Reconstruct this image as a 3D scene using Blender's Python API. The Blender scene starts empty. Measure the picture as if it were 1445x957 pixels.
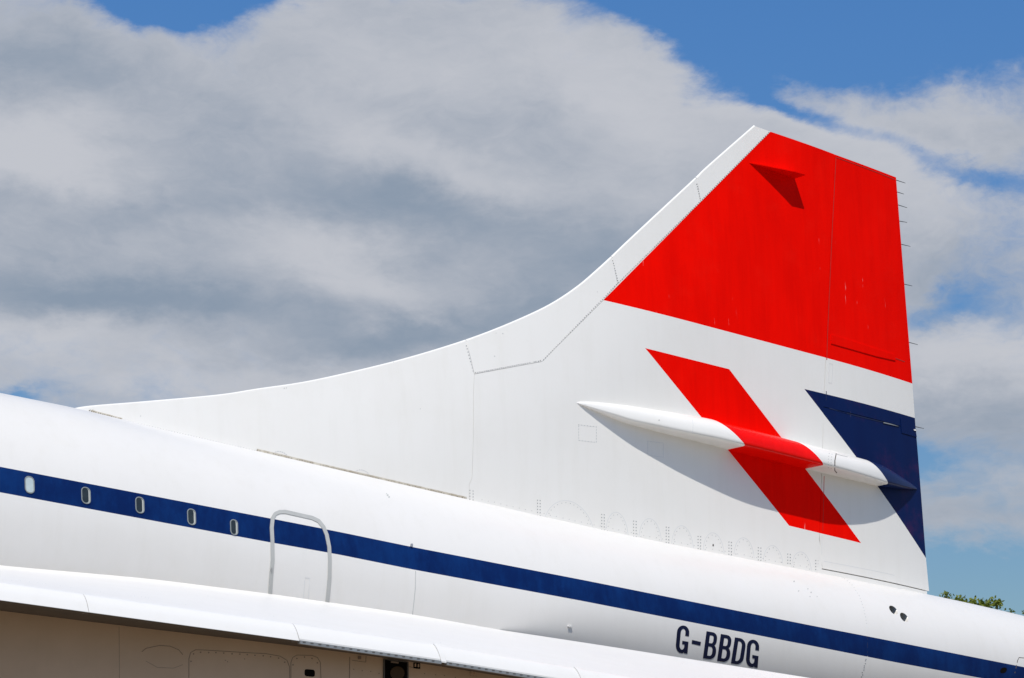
import bpy, bmesh, math, random
from mathutils import Vector, Matrix
from mathutils.bvhtree import BVHTree
random.seed(7)
S = bpy.context.scene
COL = S.collection
R_ = math.radians

# ------------------------------------------------------------------ camera
FPX, CU, CV = 3050.0, 722.5, 478.5
YAW, PITCH = R_(35), math.atan(649.5 / FPX)
CAM = Vector((-16.7, -23.9, 1.7))
FWD = Vector((math.sin(YAW) * math.cos(PITCH), math.cos(YAW) * math.cos(PITCH), math.sin(PITCH)))
RIGHT = FWD.cross(Vector((0, 0, 1))).normalized()
UP = RIGHT.cross(FWD).normalized()
cd = bpy.data.cameras.new('camera')
cd.sensor_width = 36.0
cd.lens = 36.0 * FPX / 1445.0
cd.clip_start = 0.1
cd.clip_end = 20000
cam = bpy.data.objects.new('camera', cd)
COL.objects.link(cam)
cam.location = CAM
cam.rotation_euler = Matrix((RIGHT, UP, -FWD)).transposed().to_euler()
S.camera = cam

# ------------------------------------------------------------------ light
SUN = Vector((0.72, 1.0, -2.0)).normalized()          # the way the light travels
SUN_EL = math.asin(-SUN.z)
sd = bpy.data.lights.new('sun', 'SUN')
sd.energy = 4.0
sd.angle = R_(0.53)
sd.color = (1.0, 0.96, 0.895)
so = bpy.data.objects.new('sun', sd)
COL.objects.link(so)
so.rotation_euler = SUN.to_track_quat('-Z', 'Y').to_euler()
so.location = (-20, -30, 40)
S.view_settings.view_transform = 'Standard'
S.view_settings.look = 'None'
S.view_settings.exposure = -0.06
S.view_settings.gamma = 1.0
try:
    S.cycles.max_bounces = 8
    S.cycles.use_denoising = True
except Exception:
    pass


class NT:
    """small helper for writing node trees"""
    def __init__(s, tree):
        s.t = tree
        s.n = tree.nodes
        s.l = tree.links
    def put(s, sock, v):
        if v is None:
            return
        if isinstance(v, bpy.types.NodeSocket):
            s.l.new(v, sock)
        elif isinstance(v, (tuple, list, Vector)):
            v = tuple(v)
            if len(sock.default_value) == 4 and len(v) == 3:
                v = v + (1.0,)
            sock.default_value = v
        else:
            sock.default_value = v
    def m(s, op, a, b=None, c=None, clamp=False):
        n = s.n.new('ShaderNodeMath')
        n.operation = op
        n.use_clamp = clamp
        s.put(n.inputs[0], a)
        s.put(n.inputs[1], b)
        s.put(n.inputs[2], c)
        return n.outputs[0]
    def v(s, op, a, b=None):
        n = s.n.new('ShaderNodeVectorMath')
        n.operation = op
        s.put(n.inputs[0], a)
        s.put(n.inputs[1], b)
        return n.outputs['Value'] if op in ('DOT_PRODUCT', 'LENGTH') else n.outputs['Vector']
    def mix(s, f, a, b, blend='MIX'):
        n = s.n.new('ShaderNodeMix')
        n.data_type = 'RGBA'
        n.blend_type = blend
        s.put(n.inputs[0], f)
        s.put(n.inputs[6], a)
        s.put(n.inputs[7], b)
        return n.outputs[2]
    def smooth(s, x, lo, hi, a=0.0, b=1.0):
        n = s.n.new('ShaderNodeMapRange')
        n.interpolation_type = 'SMOOTHSTEP'
        s.put(n.inputs[0], x)
        for i, q in enumerate((lo, hi, a, b)):
            n.inputs[i + 1].default_value = q
        return n.outputs[0]
    def noise(s, vec, scale, detail=5.0, rough=0.55, dist=0.0):
        n = s.n.new('ShaderNodeTexNoise')
        s.put(n.inputs['Vector'], vec)
        n.inputs['Scale'].default_value = scale
        n.inputs['Detail'].default_value = detail
        n.inputs['Roughness'].default_value = rough
        n.inputs['Distortion'].default_value = dist
        return n.outputs['Fac'], n.outputs['Color']
    def comb(s, x, y, z=0.0):
        n = s.n.new('ShaderNodeCombineXYZ')
        s.put(n.inputs[0], x)
        s.put(n.inputs[1], y)
        s.put(n.inputs[2], z)
        return n.outputs[0]
    def sep(s, v):
        n = s.n.new('ShaderNodeSeparateXYZ')
        s.put(n.inputs[0], v)
        return n.outputs


def ray_dir(u, v):
    return (FWD * FPX + RIGHT * (u - CU) + UP * (CV - v)).normalized()


def azel(u, v):
    """bearing from the +Y axis and elevation of a direction, degrees"""
    d = ray_dir(u, v)
    return math.degrees(math.atan2(d.x, d.y)), math.degrees(math.asin(d.z))


# ------------------------------------------------------------------ sky with clouds
W = bpy.data.worlds.new('World')
S.world = W
W.use_nodes = True
W.node_tree.nodes.clear()
k = NT(W.node_tree)
out = k.n.new('ShaderNodeOutputWorld')
bg = k.n.new('ShaderNodeBackground')
bg.inputs['Strength'].default_value = 0.10
k.l.new(bg.outputs[0], out.inputs[0])
sky = k.n.new('ShaderNodeTexSky')
sky.sky_type = 'NISHITA'
sky.sun_disc = False
sky.sun_elevation = SUN_EL
sky.sun_rotation = math.atan2(-SUN.x, -SUN.y)
sky.air_density = 1.0
sky.dust_density = 0.6
sky.ozone_density = 2.0
tc = k.n.new('ShaderNodeTexCoord')
D = k.v('NORMALIZE', tc.outputs['Generated'])
dx, dy, dz = k.sep(D)
AZ = k.m('MULTIPLY', k.m('ARCTAN2', dx, dy), 57.29578)
EL = k.m('MULTIPLY', k.m('ARCSINE', dz), 57.29578)
P = k.comb(AZ, EL, 0.0)
# noise is read on the direction itself, flattened, so the pattern is even all round the dome
flat = k.v('MULTIPLY', D, (1.0, 1.0, 1.9))
_, wc = k.noise(flat, 5.0, 5, 0.6)
warp = k.v('MULTIPLY', k.v('SUBTRACT', wc, (0.5, 0.5, 0.5)), (0.16, 0.16, 0.16))
flatw = k.v('ADD', flat, warp)
_, wc2 = k.noise(flat, 13.0, 7, 0.62)
warp2 = k.v('ADD', k.v('MULTIPLY', k.v('SUBTRACT', wc, (0.5, 0.5, 0.5)), (2.0, 1.2, 0.0)),
            k.v('MULTIPLY', k.v('SUBTRACT', wc2, (0.5, 0.5, 0.5)), (4.2, 3.0, 0.0)))
PW = k.v('ADD', P, warp2)


def blob(u, v, su, sv, amp, rot=0.0):
    """soft ellipse of cloud round the direction seen at (u, v)"""
    a, e = azel(u, v)
    d = k.v('SUBTRACT', PW, (a, e, 0))
    pd = 57.3 / FPX
    if rot:
        c, s_ = math.cos(R_(rot)), math.sin(R_(rot))
        gx = k.v('DOT_PRODUCT', d, (c / (su * pd), s_ / (su * pd), 0))
        gy = k.v('DOT_PRODUCT', d, (-s_ / (sv * pd), c / (sv * pd), 0))
        q = k.m('ADD', k.m('MULTIPLY', gx, gx), k.m('MULTIPLY', gy, gy))
    else:
        d = k.v('MULTIPLY', d, (1 / (su * pd), 1 / (sv * pd), 0))
        q = k.v('DOT_PRODUCT', d, d)
    return k.m('MULTIPLY', k.m('EXPONENT', k.m('MULTIPLY', q, -1.0)), amp)


def total(lst):
    r = lst[0]
    for x in lst[1:]:
        r = k.m('ADD', r, x)
    return r


n1, _ = k.noise(flatw, 4.5, 9, 0.62)
n2, _ = k.noise(flatw, 17.0, 9, 0.66)
n6, _ = k.noise(flatw, 42.0, 8, 0.65)
cover = total([
    k.m('MULTIPLY', k.m('SUBTRACT', n1, 0.5), 1.5),
    k.m('MULTIPLY', k.m('SUBTRACT', n2, 0.5), 1.35),
    k.m('MULTIPLY', k.m('SUBTRACT', n6, 0.5), 0.7),
    blob(330, 330, 560, 320, 1.1), blob(880, 330, 330, 190, 0.75), blob(620, 90, 330, 110, 0.45, -12),
    blob(60, 80, 150, 90, 0.6), blob(1330, 170, 210, 70, 0.75, -8), blob(1280, 350, 260, 130, 0.55, -6), blob(980, 180, 130, 70, 0.4, -25),
    blob(1390, 560, 180, 75, 0.75), blob(1350, 735, 150, 38, 0.75), blob(1430, 665, 75, 28, 0.5),
    blob(225, -4, 95, 40, -1.8, -8), blob(350, -14, 110, 30, -1.0), blob(640, -35, 260, 34, -0.35), blob(560, 25, 160, 50, 0.45), blob(720, 60, 130, 50, 0.4), blob(1210, 12, 280, 82, -1.9, -4), blob(1010, 60, 100, 50, -0.7, -30),
    blob(1190, 172, 140, 26, -0.75, -20), blob(1380, 240, 130, 28, -0.8, -20), blob(1090, 130, 60, 22, -0.6, -30), blob(1310, 650, 75, 34, -1.1), blob(1380, 835, 220, 42, -1.6),
    blob(5, 558, 40, 14, -0.7), blob(1350, 435, 90, 26, -0.85), blob(900, 70, 120, 40, 0.45, -25), blob(1110, 105, 110, 26, 0.35, -5), blob(1040, 60, 90, 30, 0.3),
])
alpha = k.smooth(cover, -0.45, 0.72)
low = k.smooth(EL, 0.0, 9.0)                     # thinner towards the horizon
alpha = k.m('MULTIPLY', alpha, k.smooth(EL, -1.0, 5.0, 0.35, 1.0))
n3, _ = k.noise(flatw, 6.5, 6, 0.5)
n4, _ = k.noise(flatw, 22.0, 8, 0.62)
n5, _ = k.noise(k.v('MULTIPLY', flatw, (1.0, 1.0, 1.3)), 62.0, 6, 0.6)
bri = total([
    k.m('MULTIPLY', k.m('SUBTRACT', n3, 0.5), 0.35),
    k.m('MULTIPLY', k.m('SUBTRACT', n4, 0.5), 0.62),
    k.m('MULTIPLY', k.m('SUBTRACT', n5, 0.5), 0.26),
    blob(60, 225, 130, 60, 0.85, -20), blob(560, 80, 200, 60, 0.45, -8), blob(880, 140, 190, 60, 0.50, -25), blob(580, 215, 200, 38, 0.55, -20),
    blob(460, 365, 180, 38, 0.60, -14), blob(60, 482, 120, 24, 0.50), blob(280, 537, 240, 26, 0.45), blob(930, 260, 150, 50, 0.30),
    blob(1150, 190, 180, 50, 0.35, -25), blob(1330, 130, 180, 40, 0.20), blob(1395, 500, 110, 36, 0.75), blob(1260, 290, 140, 80, 0.30),
    blob(50, 70, 110, 60, -0.30), blob(170, 300, 210, 32, -0.45), blob(180, 425, 240, 34, -0.70, -3), blob(590, 300, 200, 36, -0.45, -10),
    blob(590, 455, 190, 36, -0.60, 15), blob(840, 370, 150, 55, -0.28, 35), blob(420, 160, 140, 40, -0.15),
    blob(1350, 400, 120, 50, -0.30), blob(1380, 600, 160, 40, -0.40), blob(1380, 735, 200, 40, -0.25),
])
# thin edges of the cloud let more light through
edge = k.m('MULTIPLY', k.smooth(cover, 1.5, 0.35), 0.30)
b01 = k.smooth(k.m('ADD', bri, edge), -0.62, 0.88)
cr = k.n.new('ShaderNodeValToRGB')
k.l.new(b01, cr.inputs[0])
els = cr.color_ramp.elements
els[0].position = 0.0
els[0].color = (2.65, 3.3, 4.2, 1)
els[1].position = 1.0
els[1].color = (5.75, 5.9, 6.35, 1)
e = els.new(0.42)
e.color = (4.0, 4.4, 5.1, 1)
tint = k.mix(k.smooth(EL, 2.0, 26.0), (0.52, 0.66, 0.78), (0.54, 0.97, 1.37))
blue = k.mix(1.0, sky.outputs[0], tint, 'MULTIPLY')
k.l.new(k.mix(k.m('MULTIPLY', alpha, 0.97), blue, cr.outputs[0]), bg.inputs['Color'])


# ------------------------------------------------------------------ geometry helpers
def hit_plane_y(u, v, y=0.0):
    d = ray_dir(u, v)
    return CAM + d * ((y - CAM.y) / d.y)


def project(p):
    q = p - CAM
    z = q.dot(FWD)
    return CU + FPX * q.dot(RIGHT) / z, CV - FPX * q.dot(UP) / z


def lerp_table(tab, x):
    if x <= tab[0][0]:
        a, b = tab[0], tab[1]
    elif x >= tab[-1][0]:
        a, b = tab[-2], tab[-1]
    else:
        for a, b in zip(tab, tab[1:]):
            if a[0] <= x <= b[0]:
                break
    t = (x - a[0]) / (b[0] - a[0])
    return a[1] + (b[1] - a[1]) * t


def clamp_table(tab, x):
    return lerp_table(tab, min(max(x, tab[0][0]), tab[-1][0]))


def link(name, me, mats, parent=None, smooth=True):
    if not isinstance(mats, (list, tuple)):
        mats = [mats]
    for m_ in mats:
        me.materials.append(m_)
    if smooth:
        me.shade_smooth()
    else:
        me.shade_flat()
    o = bpy.data.objects.new(name, me)
    COL.objects.link(o)
    if parent:
        o.parent = parent
    return o


def from_bm(name, bm, mats, parent=None, smooth=True):
    me = bpy.data.meshes.new(name)
    bm.to_mesh(me)
    bm.free()
    return link(name, me, mats, parent, smooth)


def fill(loops, step):
    """fill closed 2D loops (the first outer, others holes) and cut them into a grid"""
    bm = bmesh.new()
    for lp in loops:
        vs = [bm.verts.new((p[0], p[1], 0)) for p in lp]
        for i in range(len(vs)):
            bm.edges.new((vs[i], vs[(i + 1) % len(vs)]))
    bmesh.ops.triangle_fill(bm, use_beauty=True, edges=bm.edges[:], normal=(0, 0, 1))
    xs = [v.co.x for v in bm.verts]
    ys = [v.co.y for v in bm.verts]
    for ax, lo, hi in ((0, min(xs), max(xs)), (1, min(ys), max(ys))):
        n = int((hi - lo) / step)
        for i in range(1, n + 1):
            co = [0, 0, 0]
            no = [0, 0, 0]
            co[ax] = lo + (hi - lo) * i / (n + 1)
            no[ax] = 1
            bmesh.ops.bisect_plane(bm, geom=bm.verts[:] + bm.edges[:] + bm.faces[:], dist=1e-6, plane_co=co, plane_no=no)
    bmesh.ops.recalc_face_normals(bm, faces=bm.faces[:])
    bm.normal_update()
    s = sum(f.normal.z for f in bm.faces)
    if s < 0:
        bmesh.ops.reverse_faces(bm, faces=bm.faces[:])
    return bm


def inset_poly(pts, d):
    n = len(pts)
    area = sum(pts[i][0] * pts[(i + 1) % n][1] - pts[(i + 1) % n][0] * pts[i][1] for i in range(n))
    sg = 1 if area > 0 else -1
    res = []
    for i in range(n):
        p0, p1, p2 = Vector(pts[i - 1][:2]), Vector(pts[i][:2]), Vector(pts[(i + 1) % n][:2])
        e1 = (p1 - p0).normalized()
        e2 = (p2 - p1).normalized()
        n1_ = Vector((-e1.y, e1.x)) * sg
        n2_ = Vector((-e2.y, e2.x)) * sg
        b = n1_ + n2_
        if b.length < 1e-6:
            b = n1_
        b.normalize()
        c = max(0.35, b.dot(n1_))
        q = p1 + b * (d / c)
        res.append((q.x, q.y))
    return res


# ------------------------------------------------------------------ fuselage shape
TOP = [(-400, 470), (-200, 512), (0, 556.5), (60, 567), (110, 578), (171.6, 594.5), (363, 638.7), (480, 665.8), (658, 706.5), (800, 739), (941, 769),
       (1152, 809.5), (1159, 811.5), (1309, 840), (1445, 871), (1560, 902), (1650, 930)]
RAD = [(-400, 1.5), (0, 1.5), (500, 1.46), (900, 1.38), (1220, 1.24), (1445, 1.04), (1560, 0.86), (1650, 0.66)]
SB = [(0, 658.7), (380, 731.4), (480, 751), (579, 771.4), (820, 818), (1140, 881.8), (1224, 898), (1445, 941.5)]
SL = [(0, 694.8), (382, 765.6), (480, 783), (579, 803), (820, 847.8), (1140, 910.3), (1266.6, 935.2), (1382.7, 956.6), (1445, 968)]


def smooth_tab(tab, x, w=45.0):
    return sum(lerp_table(tab, x + w * q) * g for q, g in ((-1, .25), (-.5, .25), (0, 0), (.5, .25), (1, .25)))


sta = []
u = -400
while u <= 1650:
    vt, r = smooth_tab(TOP, u), smooth_tab(RAD, u)
    p = hit_plane_y(u, vt)
    d = ray_dir(u, vt)
    sta.append([p.x, p.z - r * math.hypot(d.y, d.z) / d.y, r])
    u += 12.5
# forward run of the hull and the tail tip, both beyond the frame
x0, z0, r0 = sta[0]
sl = (sta[0][1] - sta[6][1]) / (sta[6][0] - sta[0][0])
fore = []
for i in range(1, 25):
    fore.append([x0 - i * 0.5, z0 + sl * 0.5 * i * max(0.35, 1 - i / 30), r0])
sta = fore[::-1] + sta
x1, z1, r1 = sta[-1]
for i in range(1, 15):
    t = i / 14
    sta.append([x1 + 2.6 * t, z1 - 0.15 * t, r1 * (1 - t ** 1.6) + 0.02])
XS = [s_[0] for s_ in sta]
ZT = [(s_[0], s_[1]) for s_ in sta]
RT = [(s_[0], s_[2]) for s_ in sta]


def solve_alpha(x, zc, r, tab):
    lo, hi = R_(-70), R_(80)
    for _ in range(40):
        a = (lo + hi) / 2
        uu, vv = project(Vector((x, -r * math.cos(a), zc + r * math.sin(a))))
        if vv > lerp_table(tab, uu):
            lo = a
        else:
            hi = a
    return a


AT, AB = [], []
for x, zc, r in sta:
    uu, _v = project(Vector((x, -r, zc)))
    if -100 < uu < 1480:
        AT.append((x, solve_alpha(x, zc, r, SB)))
        AB.append((x, solve_alpha(x, zc, r, SL)))
    # outside the frame the stripe keeps the angle it has at the frame's edge


def stripe_v(p):
    x = p.x
    zc = clamp_table(ZT, x)
    a = math.atan2(p.z - zc, abs(p.y))
    at, ab = clamp_table(AT, x), clamp_table(AB, x)
    return (a - (at + ab) / 2) / ((at - ab) / 2)


NSEG = 128
hv, hf, huv = [], [], []
for x, zc, r in sta:
    for j in range(NSEG):
        a = -math.pi / 2 + 2 * math.pi * j / NSEG
        hv.append((x, -r * math.cos(a), zc + r * math.sin(a)))
for i in range(len(sta) - 1):
    for j in range(NSEG):
        j2 = (j + 1) % NSEG
        hf.append((i * NSEG + j, (i + 1) * NSEG + j, (i + 1) * NSEG + j2, i * NSEG + j2))
hf.append(tuple(range(NSEG))[::-1])
hf.append(tuple((len(sta) - 1) * NSEG + j for j in range(NSEG)))
fus_bvh = BVHTree.FromPolygons([Vector(q) for q in hv], hf)

# ------------------------------------------------------------------ fin shape
LE_PX = [(104, 578.5), (130, 574.5), (205, 568.4), (308, 559), (363, 550.5), (429, 540.8), (500, 525.5), (570, 508), (640, 487), (694.3, 467.7), (748.7, 444.6),
         (784, 426.4), (816.6, 404.2), (842, 382.5), (862.8, 363.5), (885.9, 341.4), (940, 291), (982, 252), (1000, 234.7), (1064.3, 178.4)]
def catmull(p, n__=4):
    res_ = []
    for i in range(len(p) - 1):
        a, b, c, d = p[max(0, i - 1)], p[i], p[i + 1], p[min(len(p) - 1, i + 2)]
        for k_ in range(n__):
            t_ = k_ / n__
            res_.append(tuple(0.5 * (2 * b[j] + (c[j] - a[j]) * t_ + (2 * a[j] - 5 * b[j] + 4 * c[j] - d[j]) * t_ ** 2 + (3 * b[j] - a[j] - 3 * c[j] + d[j]) * t_ ** 3) for j in (0, 1)))
    return res_ + [p[-1]]


LE_PX = catmull(LE_PX)
LE = [(hit_plane_y(*q).x, hit_plane_y(*q).z) for q in LE_PX]
TE_PX = [(1264.7, 250.2), (1278, 419.5), (1287.8, 541.4), (1291.3, 589.4), (1295.5, 640), (1307, 788.7), (1311.4, 834.3)]
TE = [(hit_plane_y(*q).x, hit_plane_y(*q).z) for q in TE_PX]
TEz = sorted([(z, x) for x, z in TE])


def dist_le(x, z):
    best = 1e9
    for (ax, az), (bx, bz) in zip(LE, LE[1:]):
        ex, ez = bx - ax, bz - az
        t = ((x - ax) * ex + (z - az) * ez) / (ex * ex + ez * ez)
        t = min(1, max(0, t))
        d = math.hypot(x - ax - ex * t, z - az - ez * t)
        best = min(best, d)
    return best


def half(x, z):
    H = 0.19 - 0.11 * min(1, max(0, (z - 6.0) / 5.5))
    d = dist_le(x, z)
    q = 1 - min(d / 1.5, 1)
    h = 0.022 + (H - 0.022) * (1 - q * q)
    dt = lerp_table(TEz, z) - x
    f = min(1, max(0.06, 0.06 + 0.94 * dt / 2.0))
    f = f * (2 - f)
    return h * f


def fin_xz(u, v):
    y = -0.1
    for _ in range(6):
        p = hit_plane_y(u, v, y)
        y = -half(p.x, p.z)
    return (p.x, p.z)


# ------------------------------------------------------------------ materials
def new_mat(name):
    m_ = bpy.data.materials.new(name)
    m_.use_nodes = True
    nt = NT(m_.node_tree)
    b = m_.node_tree.nodes['Principled BSDF']
    return m_, nt, b


def plain(name, col, rough=0.5, metal=0.0, var=0.08, scale=6.0, bump=0.0, spec=0.5):
    m_, q, b = new_mat(name)
    t = q.n.new('ShaderNodeTexCoord')
    f, _ = q.noise(t.outputs['Object'], scale, 6, 0.6)
    c = q.mix(f, tuple(x * (1 - var) for x in col), tuple(min(1, x * (1 + var)) for x in col))
    q.l.new(c, b.inputs['Base Color'])
    q.l.new(q.m('ADD', q.m('MULTIPLY', f, 0.15), rough - 0.07), b.inputs['Roughness'])
    b.inputs['Metallic'].default_value = metal
    b.inputs['Specular IOR Level'].default_value = spec
    if bump:
        bn = q.n.new('ShaderNodeBump')
        bn.inputs['Strength'].default_value = bump
        bn.inputs['Distance'].default_value = 0.01
        q.l.new(f, bn.inputs['Height'])
        q.l.new(bn.outputs[0], b.inputs['Normal'])
    return m_


WHITE = (0.78, 0.785, 0.78)
RED = (0.94, 0.003, 0.0)
NAVY = (0.0012, 0.012, 0.075)


def paint_tail(q, col, pos, rough_base=0.34):
    """weathering and waviness common to the painted skin: streaks run down, faint blotches"""
    st = q.v('MULTIPLY', pos, (7.0, 7.0, 0.55))
    s1, _ = q.noise(st, 1.0, 6, 0.65)
    b1, _ = q.noise(pos, 0.9, 5, 0.6)
    g1, _ = q.noise(pos, 9.0, 5, 0.7)
    fac = q.m('ADD', q.m('MULTIPLY', q.smooth(s1, 0.45, 0.75), 0.11), q.m('MULTIPLY', q.smooth(b1, 0.4, 0.75), 0.12))
    fac = q.m('ADD', fac, q.m('MULTIPLY', q.smooth(g1, 0.55, 0.8), 0.09))
    dirt = q.mix(1.0, col, (0.80, 0.78, 0.72), 'MULTIPLY')
    return q.mix(fac, col, dirt), s1, b1


def skin_bump(q, b, pos, s1):
    w, _ = q.noise(q.v('MULTIPLY', pos, (0.9, 0.9, 0.7)), 1.0, 2, 0.5)
    f, _ = q.noise(pos, 60.0, 3, 0.5)
    h = q.m('ADD', q.m('MULTIPLY', w, 1.0), q.m('MULTIPLY', f, 0.004))
    bn = q.n.new('ShaderNodeBump')
    bn.inputs['Strength'].default_value = 0.35
    bn.inputs['Distance'].default_value = 0.03
    q.l.new(h, bn.inputs['Height'])
    q.l.new(bn.outputs[0], b.inputs['Normal'])


def half_planes(q, x, z, pts):
    """inside test of a convex polygon in the side view; pts are (x, z)"""
    n = len(pts)
    cx_, cz_ = sum(p[0] for p in pts) / n, sum(p[1] for p in pts) / n
    r = None
    for i in range(n):
        ax, az = pts[i]
        bx, bz = pts[(i + 1) % n]
        nx, nz = -(bz - az), bx - ax
        l_ = math.hypot(nx, nz)
        nx, nz = nx / l_, nz / l_
        c = nx * ax + nz * az
        if nx * cx_ + nz * cz_ < c:
            nx, nz, c = -nx, -nz, -c
        g = q.m('SUBTRACT', q.m('ADD', q.m('MULTIPLY', x, nx), q.m('MULTIPLY', z, nz)), c)
        r = g if r is None else q.m('MINIMUM', r, g)
    return q.m('GREATER_THAN', r, 0.0)


RED_TOP = [fin_xz(*p) for p in ((1088.5, 185), (851.5, 423.6), (1288.2, 541.6))] + [(fin_xz(1320, 549)), (fin_xz(1340, 100)), (fin_xz(1160, 125))]
SLASH = [fin_xz(*p) for p in ((910.4, 491.3), (1029, 521), (1215.3, 766.5), (1113.6, 742))]
WEDGE = [fin_xz(*p) for p in ((1135, 549), (1325, 598), (1325, 812))]
red_m = (RED_TOP, SLASH)

FIN_M, q, b = new_mat('tail_livery_paint')
t = q.n.new('ShaderNodeTexCoord')
pos = t.outputs['Object']
ox, oy, oz = q.sep(pos)
mr = q.m('MAXIMUM', half_planes(q, ox, oz, RED_TOP), half_planes(q, ox, oz, SLASH))
mb = half_planes(q, ox, oz, WEDGE)
c = q.mix(mb, q.mix(mr, (0.82, 0.795, 0.75), RED), NAVY)
c, s1, b1 = paint_tail(q, c, pos)
anyc0 = q.m('MAXIMUM', mr, mb)
# chalky fading and white scuffs on the coloured paint
fade, _ = q.noise(pos, 1.6, 6, 0.65)
stk, _ = q.noise(q.v('MULTIPLY', pos, (5.0, 5.0, 0.45)), 1.0, 8, 0.7)
mot, _ = q.noise(q.v('MULTIPLY', pos, (1.3, 1.3, 0.8)), 1.0, 7, 0.65)
dk = q.m('ADD', q.m('MULTIPLY', q.smooth(stk, 0.35, 0.68), 0.6), q.m('MULTIPLY', q.smooth(mot, 0.35, 0.7), 0.4))
c = q.mix(q.m('MULTIPLY', dk, anyc0), c, q.mix(1.0, c, (0.86, 0.75, 0.86), 'MULTIPLY'))
sc, _ = q.noise(q.v('MULTIPLY', pos, (24.0, 24.0, 1.3)), 1.0, 4, 0.6)
scg, _ = q.noise(pos, 1.1, 3, 0.5)
anyc = q.m('MAXIMUM', mr, mb)
c = q.mix(q.m('MULTIPLY', q.m('MULTIPLY', q.smooth(fade, 0.5, 0.78), 0.05), anyc), c, (0.9, 0.05, 0.03))
c = q.mix(q.m('MULTIPLY', q.m('MULTIPLY', q.smooth(sc, 0.68, 0.74), q.smooth(scg, 0.50, 0.62)), q.m('MULTIPLY', anyc, 0.5)), c, (0.8, 0.6, 0.55))
q.l.new(c, b.inputs['Base Color'])
q.l.new(q.m('ADD', q.m('MULTIPLY', b1, 0.2), q.m('ADD', 0.30, q.m('MULTIPLY', anyc, 0.12))), b.inputs['Roughness'])
q.l.new(q.m('SUBTRACT', q.m('SUBTRACT', 0.5, q.m('MULTIPLY', mr, 0.48)), q.m('MULTIPLY', mb, 0.36)), b.inputs['Specular IOR Level'])
skin_bump(q, b, pos, s1)

POD_M = FIN_M.copy()
POD_M.name = 'fairing_livery_paint'
pb = POD_M.node_tree.nodes['Principled BSDF']
pb.inputs['Coat Weight'].default_value = 0.35
pb.inputs['Coat Roughness'].default_value = 0.22

HULL_M, q, b = new_mat('hull_stripe_paint')
t = q.n.new('ShaderNodeTexCoord')
pos = t.outputs['Object']
ux, uy, uz = q.sep(t.outputs['UV'])
ms = q.m('LESS_THAN', q.m('ABSOLUTE', q.m('SUBTRACT', uy, 0.5)), 0.05)
bl, _ = q.noise(q.v('MULTIPLY', pos, (2.6, 1.0, 0.7)), 1.0, 7, 0.7)
bl2, _ = q.noise(q.v('MULTIPLY', pos, (6.0, 1.0, 4.0)), 1.0, 7, 0.75)
blu = q.mix(q.smooth(q.m('ADD', q.m('MULTIPLY', bl, 0.6), q.m('MULTIPLY', bl2, 0.4)), 0.40, 0.64), (0.001, 0.013, 0.080), (0.0022, 0.026, 0.125))
c = q.mix(ms, (0.74, 0.715, 0.68), blu)
c, s1, b1 = paint_tail(q, c, pos)
q.l.new(c, b.inputs['Base Color'])
q.l.new(q.m('ADD', q.m('MULTIPLY', b1, 0.15), q.m('ADD', 0.26, q.m('MULTIPLY', ms, 0.15))), b.inputs['Roughness'])
q.l.new(q.m('SUBTRACT', 0.5, q.m('MULTIPLY', ms, 0.40)), b.inputs['Specular IOR Level'])
skin_bump(q, b, pos, s1)

WHITE_M, q, b = new_mat('white_skin_paint')
t = q.n.new('ShaderNodeTexCoord')
c, s1, b1 = paint_tail(q, (0.77, 0.75, 0.72), t.outputs['Object'])
q.l.new(c, b.inputs['Base Color'])
q.l.new(q.m('ADD', q.m('MULTIPLY', b1, 0.2), 0.28), b.inputs['Roughness'])
skin_bump(q, b, t.outputs['Object'], s1)

NAC_M, q, b = new_mat('nacelle_shade_brown')
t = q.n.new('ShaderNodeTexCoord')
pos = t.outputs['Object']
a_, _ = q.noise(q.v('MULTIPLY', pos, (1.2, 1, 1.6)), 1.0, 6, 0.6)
c = q.mix(q.smooth(a_, 0.25, 0.8), (0.60, 0.405, 0.25), (0.68, 0.46, 0.29))  # brown paints in the wing's shade and warm bounce from the ground
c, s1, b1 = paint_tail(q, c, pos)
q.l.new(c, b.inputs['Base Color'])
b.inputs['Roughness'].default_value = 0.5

UNDER_M = plain('shade_toned_underside', (0.13, 0.10, 0.075), 0.7, var=0.25, scale=3)  # dark brown stands for the shade beneath the wing edge
SEAM_M = plain('seam_sealant', (0.46, 0.46, 0.44), 0.6, var=0.2, scale=20)
SEAM_F = plain('faint_seam', (0.69, 0.685, 0.67), 0.55, var=0.1, scale=20)
SEAM_D = plain('dark_seam', (0.10, 0.085, 0.07), 0.7, var=0.3, scale=20)
SEAM_R = plain('red_seam', (0.50, 0.012, 0.004), 0.5, var=0.3, scale=8, spec=0.3)
SEAM_N = plain('navy_seam', (0.003, 0.010, 0.05), 0.6, var=0.3, scale=8)
SEAM_B = plain('brown_seam', (0.26, 0.18, 0.125), 0.7, var=0.2, scale=20)
RIVET_M = plain('rivet_grey', (0.33, 0.33, 0.32), 0.5, var=0.35, scale=30)
STRIP_M = plain('grey_door_seal', (0.43, 0.43, 0.41), 0.5, var=0.08, scale=10)
GRIME_M, q, b = new_mat('brown_sealant')
t = q.n.new('ShaderNodeTexCoord')
f, _ = q.noise(t.outputs['Object'], 9.0, 6, 0.7)
q.l.new(q.mix(q.smooth(f, 0.35, 0.7), (0.62, 0.57, 0.48), (0.34, 0.28, 0.19)), b.inputs['Base Color'])
b.inputs['Roughness'].default_value = 0.7
METAL_M = plain('bare_metal', (0.42, 0.42, 0.41), 0.4, metal=0.6, scale=14)
REVEAL_M = plain('sun_toned_reveal', (0.46, 0.46, 0.43), 0.35, scale=14)
RIM_M = plain('window_rim', (0.27, 0.29, 0.28), 0.35, metal=0.1, scale=14)
DARK_M = plain('dark_rod', (0.07, 0.07, 0.07), 0.5)
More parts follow.
